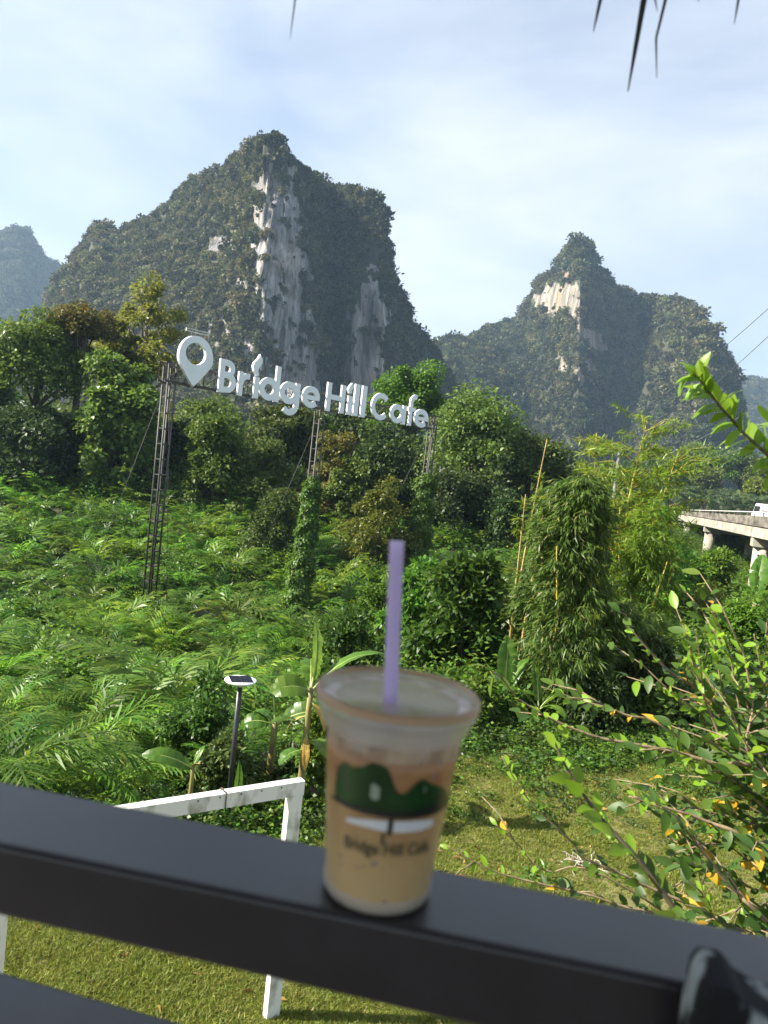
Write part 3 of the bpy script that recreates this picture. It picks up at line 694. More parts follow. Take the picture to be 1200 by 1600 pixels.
bush('low bush between the straw bush and the fern thicket', 600, 900, 1000, 80, 24, 'bright', 30, 200, .17, .45)
bush('low leafy weeds behind the right rim of the cup', 745, 1060, 1160, 100, 13.9, 'green', 34, 170, .13, .4)
bush('low dark bush at the far edge of the lawn under the bamboo', 930, 1050, 1140, 120, 14.6, 'dark', 34, 190, .14, .3)

# ------------------------------------------------------------------ bridge, van, wires
def bridge():
    soff = (P(1173, 838, 48), P(1099, 821.5, 80)); gtop = (P(1173, 822.5, 48), P(1099, 810, 80)); rtop = (P(1173, 799, 48), P(1099, 797, 80))
    def ln(pair, k): return pair[0] + (pair[1] - pair[0]) * k
    base = Vector(ln(soff, 0)); base.z = ground(base.x, base.y)
    t = thing('road_bridge', 'concrete road bridge on round piers at the right, with a stained parapet', 'bridge', base)
    dv = (soff[1] - soff[0]); dv[2] = 0; dv /= np.linalg.norm(dv); rt = np.array([dv[1], -dv[0], 0])
    conc = noisy('bridge_concrete', (.24, .22, .18), (.42, .39, .32), .5, .85, stretch=(1, 1, 2.5), bump=.2)
    stain = noisy('stained_parapet', (.05, .045, .038), (.20, .18, .15), .8, .9, stretch=(.6, .6, 3), bump=.3)
    M['conc'] = conc
    span = np.linalg.norm((soff[1] - soff[0])[:2])
    def W(k, o, z): q = ln(soff, k) + rt * o; return (q[0], q[1], z)
    def zz(pair, k): return ln(pair, k)[2]
    def slab(nm, k0, k1, o0, o1, za, zb, mat):
        mb = MB(base); v = []
        for k in (k0, k1):
            for o, zf in ((o0, zb), (o1, zb), (o1, za), (o0, za)):
                v.append(W(k, o, zf(k)))
        mb.add(v, [(0, 1, 2, 3), (7, 6, 5, 4), (0, 4, 5, 1), (1, 5, 6, 2), (2, 6, 7, 3), (3, 7, 4, 0)]); return mb.build(nm, mat, t)
    zs = lambda k: zz(soff, k); zg = lambda k: zz(gtop, k)
    ks = np.linspace(-1, 3, 13)
    for a, b in zip(ks[:-1], ks[1:]):
        slab('edge_girder', a + .003, b - .003, 0, .5, zg, zs, conc)
    slab('deck', -1, 3, .51, 9.5, lambda k: zg(k) - .01, lambda k: zs(k) + .25, stain)
    slab('road_surface', -1, 3, .3, 9.2, lambda k: zg(k) + .06, lambda k: zg(k) + .0, noisy('asphalt', (.045, .045, .045), (.07, .07, .068), 4, .9))
    for o in (1.9, 3.7, 5.5, 7.3): slab('girder', -1, 3, o, o + .45, lambda k: zs(k) + .24, lambda k: zs(k) - .02, conc)
    par = lambda k: zg(k) + (zz(rtop, k) - zg(k)) * .72
    for o in (-.06, 9.1):
        slab('parapet', -1, 3, o, o + .28, par, lambda k: zg(k) + .065, stain)
        for a in np.arange(-1, 2.99, .1):
            slab('rail_post', a, a + .002, o + .10, o + .15, lambda k: zz(rtop, k) - .05, lambda k: par(k) - .01, stain)
        slab('hand_rail', -1, 3, o + .05, o + .19, lambda k: zz(rtop, k) + .02, lambda k: zz(rtop, k) - .03, M['white'])
    for k in (-1, 0, 1, 2, 3):
        for o in (.75, 4.7, 8.6):
            mb = MB(base); c = np.array(W(k, o, 0)); g = ground(c[0], c[1]) - .5
            mb.tube([(c[0], c[1], g), (c[0], c[1], zs(k) - .55)], .53, 20); mb.build('pier', conc, t)
        mb = MB(base); a = np.array(W(k, .1, zs(k) - .3)); b = np.array(W(k, 9.3, zs(k) - .3)); mb.bar(a, b, 1.2, .55); mb.build('pier_cap', conc, t)
    # van
    def van(k, o):
        ang = math.atan2(dv[1], dv[0])
        loc = Vector(W(k, o, zg(k) + .062))
        v = thing('van', 'white van driving over the bridge at the right edge', 'van', loc, ang)
        vm = noisy('van_white_paint', (.74, .75, .76), (.80, .80, .80), 2, .25); gl = noisy('van_glass', (.012, .014, .016), (.03, .035, .04), 2, .08)
        pr = [(-2.4, .35), (2.35, .35), (2.5, .6), (2.45, .95), (1.75, 1.15), (1.05, 1.92), (.8, 2.0), (-2.2, 2.0), (-2.42, 1.7)]
        mb = MB(); n = len(pr); vv = []
        for y, s in ((-.85, 1), (.85, 1)): vv += [(x, y * (1 - .12 * max(0, z - 1) ), z) for x, z in pr]
        mb.add(vv, [tuple(range(n)), tuple(range(2 * n - 1, n - 1, -1))] + [(i, n + i, n + (i + 1) % n, (i + 1) % n) for i in range(n)])
        mb.build('body', vm, v)
        for y in (-1, 1):
            for x0, x1 in ((-2.15, -1.1), (-1.0, -.1), (0, .95)):
                mb = MB(); yy = y * .79; mb.add([(x0, yy + y * .035, 1.2), (x1 + (.45 if x1 > .9 else 0), yy + y * .035, 1.2), (x1, yy - y * .018, 1.75), (x0, yy - y * .018, 1.75)], [(0, 1, 2, 3)]); 
                o_ = mb.build('window', gl, v); so_ = o_.modifiers.new('t', 'SOLIDIFY'); so_.thickness = .02
            for x in (-1.55, 1.55):
                mb = MB(); mb.tube([(x, y * .66, .33), (x, y * .87, .33)], .33, 18); w = mb.build('wheel', M['lamp'], v)
                mb = MB(); mb.tube([(x, y * .868, .33), (x, y * .885, .33)], .19, 14); mb.build('rim', M['white'], w)
            mb = MB(); mb.box((2.47, y * .62, .78), (.08, .32, .2)); mb.build('headlight', M['signwhite'], v)
        mb = MB(); mb.add([(1.76, -.72, 1.2), (1.76, .72, 1.2), (1.12, .66, 1.86), (1.12, -.66, 1.86)], [(0, 1, 2, 3)]); q = mb.build('windscreen', gl, v); so_ = q.modifiers.new('t', 'SOLIDIFY'); so_.thickness = .03
        mb = MB(); mb.add([(-2.425, -.66, 1.2), (-2.425, .66, 1.2), (-2.40, .6, 1.72), (-2.40, -.6, 1.72)], [(0, 3, 2, 1)]); q = mb.build('rear_window', gl, v); so_ = q.modifiers.new('t', 'SOLIDIFY'); so_.thickness = .03
    van(.84, 4.8)
bridge()

def wires():
    d = 36.0; top = P(968, 703, d); g = gp(top[0], d)
    p = thing('utility_pole', 'thin grey utility pole rising out of the bamboo', 'pole', g)
    h = top[2] - g.z
    pm = noisy('pole_concrete', (.12, .12, .12), (.20, .20, .20), 3, .8)
    MB().tube([(0, 0, -.3), (0, 0, h)], [.085, .06], 10).build('shaft', pm, p)
    for k, zz_ in enumerate((.25, .65)):
        MB().bar((-.28, .0, h - zz_), (.28, .0, h - zz_), .05).build('cross_arm', pm, p)
    wm = noisy('wire_grey', (.10, .10, .11), (.16, .16, .17), 5, .6)
    for (x1, y1), (x0, y0), lb in [((1240, 446), (1000, 640), 'topmost power line crossing the sky at the right edge'),
                         ((1240, 488), (1000, 690), 'second power line from the top, crossing the peak and the sky'),
                         ((1240, 600), (1000, 725), 'power line passing behind the leafy branch at the right edge'),
                         ((1240, 668), (1000, 742), 'lowest power line, just above the oil palms')]:
        a = P(x0, y0, 34.0); b = P(x1, y1, 18.0); pts = []
        for i in range(-3, 17):
            t = i / 16.0; q = a + (b - a) * t; q[2] -= .22 * (1 - (2 * t - 1) ** 2); pts.append(tuple(q))
        tag(MB().tube(pts, .009, 5).build('power_line', wm), lb, 'power line')
wires()

# ------------------------------------------------------------------ the sign on its three masts
def sign():
    A = P(255, 560, 32); Bp = Pz(684, 648, A[2]); u = Bp - A; u /= np.linalg.norm(u); nrm = np.array([u[1], -u[0], 0.0])
    g0 = gp(A[0] + u[0] * .2, A[1] + u[1] * .2)
    sg = thing('cafe_sign', 'white raised letters and map pin on a dark steel frame above the ferns', 'sign', g0)
    def W(s, t, o=0.0):
        q = A + u * s + nrm * o; return (q[0], q[1], q[2] + t)
    def S(zx, zy):                        # a point of the lettering as read off the sign
        d = ray(250 + zx / 2.727, 490 + zy / 2.727); q = d * ((A @ nrm) / (d @ nrm)); return float((q - A) @ u), float(q[2] - A[2])
    FR = .02                               # the lettering stands this far in front of the frame axis
    def prism(mb, outline, front, back, closed_hole=None):
        n = len(outline)
        v = [W(s, t, front) for s, t in outline] + [W(s, t, back) for s, t in outline]
        if closed_hole is None:
            mb.add(v, [tuple(range(n)), tuple(range(2 * n - 1, n - 1, -1))] + [(i, n + i, n + (i + 1) % n, (i + 1) % n) for i in range(n)])
        else:
            h = closed_hole
            v += [W(s, t, front) for s, t in h] + [W(s, t, back) for s, t in h]
            for i in range(n):
                j = (i + 1) % n
                mb.add([v[i], v[j], v[2 * n + j], v[2 * n + i]], [(0, 1, 2, 3)])
                mb.add([v[n + i], v[n + j], v[3 * n + j], v[3 * n + i]], [(3, 2, 1, 0)])
                mb.add([v[i], v[n + i], v[n + j], v[j]], [(0, 1, 2, 3)])
                mb.add([v[2 * n + i], v[2 * n + j], v[3 * n + j], v[3 * n + i]], [(0, 1, 2, 3)])
    def ribbon(mb, pts, w, k):
        """a stroke of even width along a path; k lifts its faces a little so strokes of one letter do not share a plane"""
        f, b = FR + .004 * k, FR - .10 - .003 * k
        p = np.array(pts, float); n = len(p); L_, R_ = [], []
        for i in range(n):
            d = p[min(i + 1, n - 1)] - p[max(i - 1, 0)]; d /= np.linalg.norm(d); q = np.array([-d[1], d[0]]) * w / 2
            L_.append(p[i] + q); R_.append(p[i] - q)
        v = [W(*q, f) for q in L_] + [W(*q, f) for q in R_] + [W(*q, b) for q in L_] + [W(*q, b) for q in R_]
        F = []
        for i in range(n - 1):
            F += [(i, i + 1, n + i + 1, n + i), (2 * n + i, 3 * n + i, 3 * n + i + 1, 2 * n + i + 1), (i, 2 * n + i, 2 * n + i + 1, i + 1), (n + i, n + i + 1, 3 * n + i + 1, 3 * n + i)]
        F += [(0, n, 3 * n, 2 * n), (n - 1, 3 * n - 1, 4 * n - 1, 2 * n - 1)]
        mb.add(v, F)
    def arc(c, rx, ry, a0, a1, n=22): return [(c[0] + rx * math.cos(math.radians(a0 + (a1 - a0) * i / n)), c[1] + ry * math.sin(math.radians(a0 + (a1 - a0) * i / n))) for i in range(n + 1)]
    X0, XH, CP, AS, w = -.96, .13, .52, .74, .305
    cm = (X0 + XH) / 2; ry = (XH - X0) / 2 - w / 2
    def letter(strokes, outl=None):
        mb = MB(g0)
        for k, (pts, ww) in enumerate(strokes): ribbon(mb, pts, ww, k)
        if outl: prism(mb, outl, FR + .004 * len(strokes), FR - .13)
        return mb.build('letter', M['signwhite'], sg)
    def flame(zpts): return [S(*q) for q in zpts]
    # B r i d g e
    b1 = [(3.1, CP - .13), (3.42, CP - .13)] + arc((3.42, .115), .25, .255, 90, -90, 12) + [(3.1, -.14)]
    b2 = [(3.1, -.16), (3.45, -.16)] + arc((3.45, -.485), .33, .32, 90, -90, 14) + [(3.1, X0 + .135)]
    letter([([(3.09, X0), (3.09, CP)], .28), (b1, .26), (b2, .26)])
    letter([([(4.19, X0), (4.19, XH)], .27), ([(4.2, -.42)] + arc((4.62, -.40), .40, .37, 165, 78, 10), .26)])
    letter([([(5.15, X0), (5.15, .02)], .30)], flame([(410, 266), (400, 245), (396, 225), (402, 208), (414, 197), (422, 186), (428, 174), (436, 192), (437, 208), (430, 222), (421, 232), (418, 246), (421, 264)]))
    letter([(arc((5.94, cm), .45, ry, 0, 360, 32), w), ([(6.46, X0), (6.46, AS)], .28)])
    letter([(arc((7.28, cm), .47, ry, 0, 360, 32), w), ([(7.83, XH), (7.83, -.92)] + arc((7.38, -.92), .45, .42, 0, -140, 16), w)])
    e = lambda c, rx: [(arc((c, cm), rx, ry, 0, 318, 30), w), ([(c - rx, cm - .02), (c + rx + .13, cm - .02)], .21)]
    letter(e(8.79, .48))
    # H i l l
    letter([([(10.07, X0), (10.07, CP)], .31), ([(11.15, X0), (11.15, CP)], .31), ([(10.1, -.2), (11.1, -.2)], .26)])
    letter([([(11.74, X0), (11.74, .04)], .36)], flame([(806, 340), (802, 325), (805, 314), (813, 304), (819, 296), (826, 308), (823, 320), (816, 328), (817, 340)]))
    letter([([(12.24, X0), (12.24, AS)], .38)]); letter([([(12.84, X0), (12.84, AS)], .38)])
    # C a f e
    letter([(arc((14.32, -.2), .66, .61, 42, 318, 30), .29)])
    letter([(arc((15.86, cm), .50, ry, 0, 360, 32), w), ([(16.52, X0), (16.52, XH)], .30)])
    letter([([(17.12, X0), (17.12, .42)] + arc((17.5, .42), .38, .33, 180, 75, 10), .29), ([(16.84, .0), (17.56, .0)], .22)])
    letter(e(18.22, .56))
    # map pin
    n = 40; out = []; hol = []
    for i in range(n):
        a = math.radians(-90 + 360 * i / n); hol.append((1.59 + .53 * math.cos(a), .47 + .46 * math.sin(a)))
        if i == 0: out.append((1.60, -.93))
        else:
            aa = math.degrees(a)
            k = min(i, n - i) / (n / 2)        # 0 at the tip, 1 at the top
            r = .89
            x = 1.62 + r * math.cos(a); y = .33 + .90 * math.sin(a)
            if k < .38:
                f = k / .38; s = 1 if i < n / 2 else -1
                e0 = math.radians(-90 + s * 360 * (.38 / 2)); ex, ey = 1.62 + r * math.cos(e0), .33 + .90 * math.sin(e0)
                x = 1.60 + (ex - 1.60) * f ** .92; y = -.93 + (ey + .93) * f
            out.append((x, y))
    mb = MB(g0); prism(mb, out, FR + .01, FR - .14, hol); mb.build('map_pin', M['signwhite'], sg)
    # small plate above the pin with a worn line of lettering
    mb = MB(g0); prism(mb, [(.99, 1.34), (2.21, 1.33), (2.21, 1.50), (.99, 1.47)], FR, FR - .05); pl = mb.build('name_plate', noisy('plate_cream', (.5, .48, .42), (.66, .64, .58), 3, .6), sg)
    mb = MB(g0); s = 1.08
    while s < 2.08:
        wd = rng.uniform(.03, .07); h = rng.uniform(.03, .06)
        mb.box(W(s, 1.41, FR + .004), (wd, .004, h), Matrix.Rotation(math.atan2(u[1], u[0]), 3, 'Z')); s += wd + .022
    q = mb.build('lettering', M['lamp'], pl); q['kind'] = 'stuff'
    mb = MB(g0); mb.bar(W(1.35, 1.05, FR - .1), W(1.35, 1.34, FR - .03), .04); mb.bar(W(1.9, 1.1, FR - .1), W(1.9, 1.34, FR - .03), .04); mb.build('plate_bracket', M['steel'], sg)
    # truss beam behind the lettering
    for t in (-.08, -.86):
        for o in (-.28, -.78):
            MB(g0).bar(W(.35, t, o), W(20.6, t, o), .075).build('beam', M['steel'], sg)
    s = .4; i = 0
    while s < 20.6:
        for o in (-.28, -.78):
            MB(g0).bar(W(s, -.13, o), W(s, -.81, o), .05).build('brace', M['steel'], sg)
        if i % 2 == 0 and s + .95 < 20.6: MB(g0).bar(W(s + .04, -.81, -.28), W(s + .9, -.13, -.28), .04).build('brace', M['steel'], sg)
        s += .98; i += 1
    # masts
    ang = math.atan2(u[1], u[0])
    hw = .185
    for s0, ztop in ((.75, -.06), (10.1, -.8), (20.2, -.06)):
        c = np.array(W(s0, 0, -.53)); zb = ground(c[0], c[1]) - .3; zt = A[2] + ztop
        cor = [c + u * (a * hw) + nrm * (b * hw) for a in (-1, 1) for b in (-1, 1)]
        for q in cor: MB(g0).tube([(q[0], q[1], zb), (q[0], q[1], zt)], .042, 6).build('mast_leg', M['steel'], sg)
        z = zb + .5; rm = None
        while z < zt:
            for p0, p1 in ((1, 3), (0, 2), (0, 1), (2, 3)):
                a, b = cor[p0], cor[p1]
                MB(g0).bar((a[0], a[1], z), (b[0], b[1], z), .045).build('rung', M['steel'], sg)
            z += .66
        # stays
        for k, (dx, dy) in enumerate(((2.6, 2.2), (-2.0, 2.6))):
            q = c + u * dx - nrm * dy; MB(g0).tube([(c[0], c[1], zt - .4), (q[0], q[1], ground(q[0], q[1]))], .012, 4).build('stay_wire', M['steel'], sg)
    return W, A, u, nrm
SW, SA, SU, SN = sign()

def ivy(s0, px_top, py_top, label, r0, r1, bend):
    c = np.array(SW(s0, 0, -.53)); g = gp(c[0], c[1]); d = c[1]; zt = P(px_top, py_top, d)[2]
    t = thing('ivy_column', label, 'ivy', g); h = zt - g.z
    n = 9500; k = rng.random(n); a = rng.uniform(0, 6.28, n)
    lump = 1 + .22 * np.sin(k * 23 + a * 2) + .16 * np.sin(k * 51 - a * 3) + .3 * (rng.random(n) < .05)
    rr = (r0 * (1 - k) ** 1.3 + r1) * lump * (1 - .55 * np.clip((k - .93) / .07, 0, 1)) * rng.uniform(.8, 1.06, n)
    pos = np.stack([rr * np.cos(a) + bend * (1 - k) ** 2, rr * np.sin(a), k * h], 1)
    rad = np.stack([np.cos(a), np.sin(a), np.zeros(n)], 1)
    d_ = unit(rad * .5 + rng.normal(size=(n, 3)) * .35 + np.array([0, 0, -.75])); nr = unit(rad + rng.normal(size=(n, 3)) * .25 + np.array([0, 0, .35]))
    v, f = leaves_vf(pos, d_, rng.uniform(.10, .20, n), rng.uniform(.09, .16, n), nr)
    link('foliage', mesh_np('foliage', v, f, M['ivy']), t)
    for j in range(5):
        a0 = j * 1.25; mb2 = MB(); mb2.tube([(.2 * math.cos(a0 + i * .5) , .2 * math.sin(a0 + i * .5), h * i / 8.0) for i in range(9)], [.03 - .0025 * i for i in range(9)], 5); mb2.build('stem', M['twigg'], t)
ivy(10.1, 484, 742, 'thick ivy column swallowing the middle mast of the sign', .30, .36, -.25)
ivy(20.2, 661, 738, 'ivy column swallowing the right mast of the sign, partly behind the straw', .30, .48, -.15)

# ------------------------------------------------------------------ solar lamp and white frame on the lawn
def solar_lamp():
    q = P(376, 1062, 9.1); g = gp(q[0], 9.1); h = q[2] - g.z
    t = thing('solar_lamp', 'black solar garden lamp with a round white top', 'lamp', g)
    MB().tube([(0, 0, 0), (0, 0, h - .03)], .031, 14).build('pole', M['lamp'], t)
    MB().lathe([(.045, 0), (.09, 0.0), (.09, .012), (.045, .03)], n=20, cap1=True).build('base_plate', M['lamp'], t)
    hd = MB().lathe([(.02, -.10), (.05, -.055), (.16, -.03), (.188, -.018), (.192, -.004), (.186, .002), (.0, .004)], (0, 0, h), 40).build('lamp_head', M['signwhite'], t)
    ang = math.radians(20)
    pm = noisy('solar_cell', (.008, .009, .018), (.016, .017, .03), 30, .12)
    for k in (-1, 1):
        mb = MB(); mb.box((math.cos(ang) * .066 * k, math.sin(ang) * .066 * k, h + .009), (.128, .25, .008), Matrix.Rotation(ang, 3, 'Z')); c = mb.build('solar_panel', pm, hd)
    mb = MB()
    for k in range(7):
        for s in (-1, 1):
            o_ = -.105 + k * .035
            mb.box((math.cos(ang) * .066 * s - math.sin(ang) * o_, math.sin(ang) * .066 * s + math.cos(ang) * o_, h + .0138), (.124, .0016, .0012), Matrix.Rotation(ang, 3, 'Z'))
    gl = mb.build('grid_line', M['steel'], hd); gl['kind'] = 'stuff'
solar_lamp()

def white_frame():
    R_ = P(463, 1219, 6.0); z = R_[2]; Lp = Pz(-6, 1292, z); d = R_ - Lp; d[2] = 0; L = np.linalg.norm(d); d /= L
    g = gp(R_[0], R_[1]); t = thing('white_frame', 'white wooden portal frame with peeling paint standing on the lawn', 'frame', g)
    h = z - g.z; ang = math.atan2(d[1], d[0]); rot = Matrix.Rotation(ang, 3, 'Z'); pr = Vector((d[1], -d[0], 0))
    def at(s, o, zz): return Vector((d[0] * s + pr.x * o, d[1] * s + pr.y * o, zz))
    th, dp = .115, .08
    MB().box(at(-L / 2 - .01, 0, h - th / 2), (L + .14, dp, th), rot).build('top_bar', M['white'], t)
    for s in (-.005, -L + .05):
        MB().box(at(s, 0, (h - th) / 2 - .003), (.115, dp - .006, h - th), rot).build('post', M['white'], t)
    # string tied round the bar
    s = -.62; pts = [at(s + .01 * math.sin(i), o, zz) for i, (o, zz) in enumerate([(-.047, h + .004), (.047, h + .004), (.047, h - th - .004), (-.047, h - th - .004), (-.047, h + .004), (0, h + .03), (.03, h + .01)])]
    MB().tube(pts, .005, 5).build('string', M['twigg'], t)
    for k in range(5):
        MB().tube([at(-.15 - .17 * k, .0435, h - .02), at(-.15 - .17 * k, .049, h - .02)], .006, 8).build('nail', M['steel'], t)
white_frame()

# ------------------------------------------------------------------ banana plants
M['bananaleaf'] = leaf_mat('banana_leaf', [(0, (.06, .13, .018)), (1, (.10, .19, .025))], .42, .33, .25)
M['bananadry'] = noisy('dry_banana_leaf', (.30, .17, .03), (.45, .28, .05), 9, .8)
M['pseudostem'] = noisy('banana_stem', (.09, .06, .03), (.26, .24, .07), 5, .6, stretch=(3, 3, .8), bump=.3)
def banana_leaf(parent, z0, azd, e0, L, wid, arch, pet=.18, mat='bananaleaf', vfold=.22, off=0.0, twist=0.0):
    n = 16; t = np.linspace(0, 1, n + 1); ang = math.radians(e0) - math.radians(arch) * t ** 1.5
    x = np.concatenate([[0], np.cumsum(np.cos(ang[:-1]) * L / n)]); z = np.concatenate([[0], np.cumsum(np.sin(ang[:-1]) * L / n)])
    v = []; f = []
    for s in (-1, 1):
        skip = rng.random(n + 1) < .10
        for i in range(n):
            if t[i] < pet: continue
            o = len(v)
            for k in (i, i + 1):
                q = (t[k] - pet) / (1 - pet); ww = wid * .5 * max(.02, math.sin(math.pi * min(.985, .06 + .94 * q)) ** .55)
                up = np.array([-math.sin(ang[k]), 0, math.cos(ang[k])])
                c = np.array([x[k], 0, z[k]]); rp = math.sin(k * 2.1 + s) * .02 * wid
                drp = (.25 if skip[i] else 0) * wid
                v += [c, c + np.array([0, s * ww * .55, 0]) + up * (vfold * ww * .7 + rp), c + np.array([0, s * ww, 0]) + up * (vfold * ww * .55 - rp) - np.array([0, 0, drp * .5])]
            f += [(o, o + 1, o + 4, o + 3), (o + 1, o + 2, o + 5, o + 4)]
    r = MB(); r.tube([(a, 0, b - .006) for a, b in zip(x, z)], [.022 * (1 - .85 * k) * (L / 1.2) ** .5 for k in t], 5)
    a = mesh_np('leaf', np.array(v), np.array(f), M[mat], smooth=True)
    o = link('leaf', a, parent, (off, 0, z0), (math.radians(twist), 0, math.radians(azd)))
    rb = r.build('midrib', M['midrib'], o)
    return o
M['midrib'] = noisy('banana_midrib', (.20, .26, .06), (.32, .36, .12), 8, .5)
def banana(label, px, d, stem_top_py, leaves, rad=.06, base_d=None, lean=0.0, group=None):
    q = P(px, stem_top_py, d); g = gp(q[0], d); h = q[2] - g.z
    t = thing('banana_plant', label, 'banana plant', g, group=group)
    pts = [(lean * math.sin(k * 1.5) , 0, -.1 + (h + .1) * k) for k in np.linspace(0, 1, 6)]
    MB().tube(pts, [rad * (1.15 - .5 * k) for k in np.linspace(0, 1, 6)], 10).build('stem', M['pseudostem'], t)
    for L in leaves: banana_leaf(t, h - .05 + L.get('dz', 0), L['az'], L['e'], L['L'], L['w'], L['a'], L.get('pet', .18), L.get('m', 'bananaleaf'), twist=L.get('tw', 0))
    return t
banana('taller banana plant just left of the cup, with an upright leaf and a hanging one', 486, 9.5, 1075, [
    dict(az=150, e=84, L=.95, w=.26, a=28, tw=20), dict(az=20, e=52, L=1.1, w=.24, a=62), dict(az=205, e=38, L=.62, w=.34, a=110, pet=.08, tw=-35),
    dict(az=195, e=30, L=.5, w=.2, a=70, dz=-.45), dict(az=-40, e=20, L=.5, w=.26, a=95, dz=-.62), dict(az=215, e=5, L=.4, w=.22, a=80, dz=-.75),
    dict(az=180, e=-20, L=.36, w=.1, a=65, dz=-.3, m='bananadry'), dict(az=-30, e=-30, L=.45, w=.12, a=60, dz=-.1, m='bananadry'), dict(az=-80, e=-40, L=.5, w=.1, a=50, dz=-.5, m='bananadry'),
    dict(az=100, e=50, L=.8, w=.28, a=90)], .052)
banana('banana plant with a bare leaf stalk between the lamp and the taller banana', 430, 10.4, 1128, [
    dict(az=188, e=30, L=.55, w=.28, a=110, tw=-30), dict(az=130, e=78, L=.65, w=.05, a=20), dict(az=15, e=58, L=.85, w=.34, a=75, tw=40),
    dict(az=165, e=55, L=.4, w=.2, a=90), dict(az=-60, e=60, L=.4, w=.12, a=80)], .06)
banana('small banana plant with one wide leaf arching left over the white frame', 302, 8.9, 1195, [
    dict(az=183, e=46, L=.66, w=.22, a=75, pet=.06, tw=-35), dict(az=60, e=70, L=.3, w=.08, a=40), dict(az=-50, e=60, L=.2, w=.07, a=60, m='bananadry')], .032)
banana('low banana sucker with two leaves behind the solar lamp pole', 362, 9.3, 1262, [
    dict(az=150, e=80, L=.62, w=.19, a=22, tw=30, pet=.1), dict(az=5, e=38, L=.62, w=.2, a=60, tw=-30, pet=.08), dict(az=-120, e=50, L=.35, w=.06, a=60), dict(az=-80, e=30, L=.4, w=.05, a=60)], .03)
banana('dark banana plant at the foot of the broad-leaved bush behind the cup rim', 788, 14.6, 1090, [
    dict(az=100, e=86, L=1.25, w=.42, a=20), dict(az=40, e=68, L=1.0, w=.28, a=40), dict(az=150, e=62, L=.9, w=.3, a=60, tw=20), dict(az=-70, e=20, L=1.0, w=.3, a=100),
    dict(az=190, e=40, L=.8, w=.26, a=100), dict(az=-20, e=45, L=.8, w=.26, a=90)], .07)
banana('banana plant with broad pale leaves below the nearest bridge pier', 1180, 29.0, 938, [
    dict(az=125, e=80, L=2.0, w=.75, a=18, tw=25), dict(az=60, e=78, L=1.9, w=.7, a=24), dict(az=0, e=55, L=1.8, w=.6, a=60), dict(az=200, e=50, L=1.5, w=.5, a=60), dict(az=-70, e=50, L=1.5, w=.55, a=80)], .12)
banana('second dark banana plant lower left of the dense bamboo', 842, 14.2, 1105, [
    dict(az=110, e=76, L=.9, w=.24, a=30), dict(az=170, e=50, L=.8, w=.22, a=70), dict(az=-60, e=40, L=.8, w=.22, a=95), dict(az=20, e=55, L=.7, w=.2, a=80)], .05)

# ------------------------------------------------------------------ bamboos
def lance_sprays(orig, per, L, W, down=.55, spread=.9, base=None):
    n = len(orig) * per; idx = np.repeat(np.arange(len(orig)), per)
    b = rdirs(len(orig)) if base is None else base
    d = unit(b[idx] * .7 + rng.normal(size=(n, 3)) * spread * .6 + np.array([0, 0, -down]))
    return leaves_vf(orig[idx] + rng.normal(0, .03, (n, 3)), d, L * rng.uniform(.6, 1.25, n), W * rng.uniform(.7, 1.2, n), None, .05)
def bamboo_dense():
    d = 15.2; q = P(905, 755, d); g = gp(q[0] + .05, d); h = q[2] - g.z
    t = thing('bamboo_clump', 'dense drooping green bamboo in the middle of the right half', 'bamboo', g)
    prof = [(0, .55), (.15, .95), (.35, 1.0), (.55, .74), (.72, .54), (.86, .46), (.95, .32), (1, .08)]
    cs = []
    for _ in range(290):
        k = rng.random() ** .9; a = rng.uniform(0, 6.28); r = np.interp(k, *zip(*prof)) * rng.uniform(.45, 1.12) * (1 + .22 * math.sin(k * 17 + a * 2))
        ox = np.interp(k, [0, .4, .75, 1], [.25, .18, -.02, .0])
        cs.append((r * math.cos(a) + ox, r * math.sin(a) * .9, k * h))
    cs = np.array(cs); ptsl = []
    for c in cs:
        m = 11; ptsl.append(c + rng.normal(0, .16, (m, 3)) * np.array([1, 1, .8]))
    orig = np.concatenate(ptsl); rad = orig.copy(); rad[:, 2] = 0; rad = unit(rad)
    v, f = lance_sprays(orig, 9, .23, .032, .75, .8, rad)
    v[:, 2] = np.maximum(v[:, 2], .02)
    link('foliage', mesh_np('foliage', v, f, M['bamboo']), t)
    for k in range(9):
        a = k * 2.4; r = .12 + .05 * k; ex = cs[k * 9]
        MB().tube([(r * math.cos(a), r * math.sin(a), -.2), (r * 1.3 * math.cos(a), r * 1.3 * math.sin(a), h * .45), (r * 1.5 * math.cos(a) - .15, r * 1.4 * math.sin(a), h * (.6 + .02 * k))], [.022, .019, .007], 6).build('culm', M['culm'], t)
bamboo_dense()

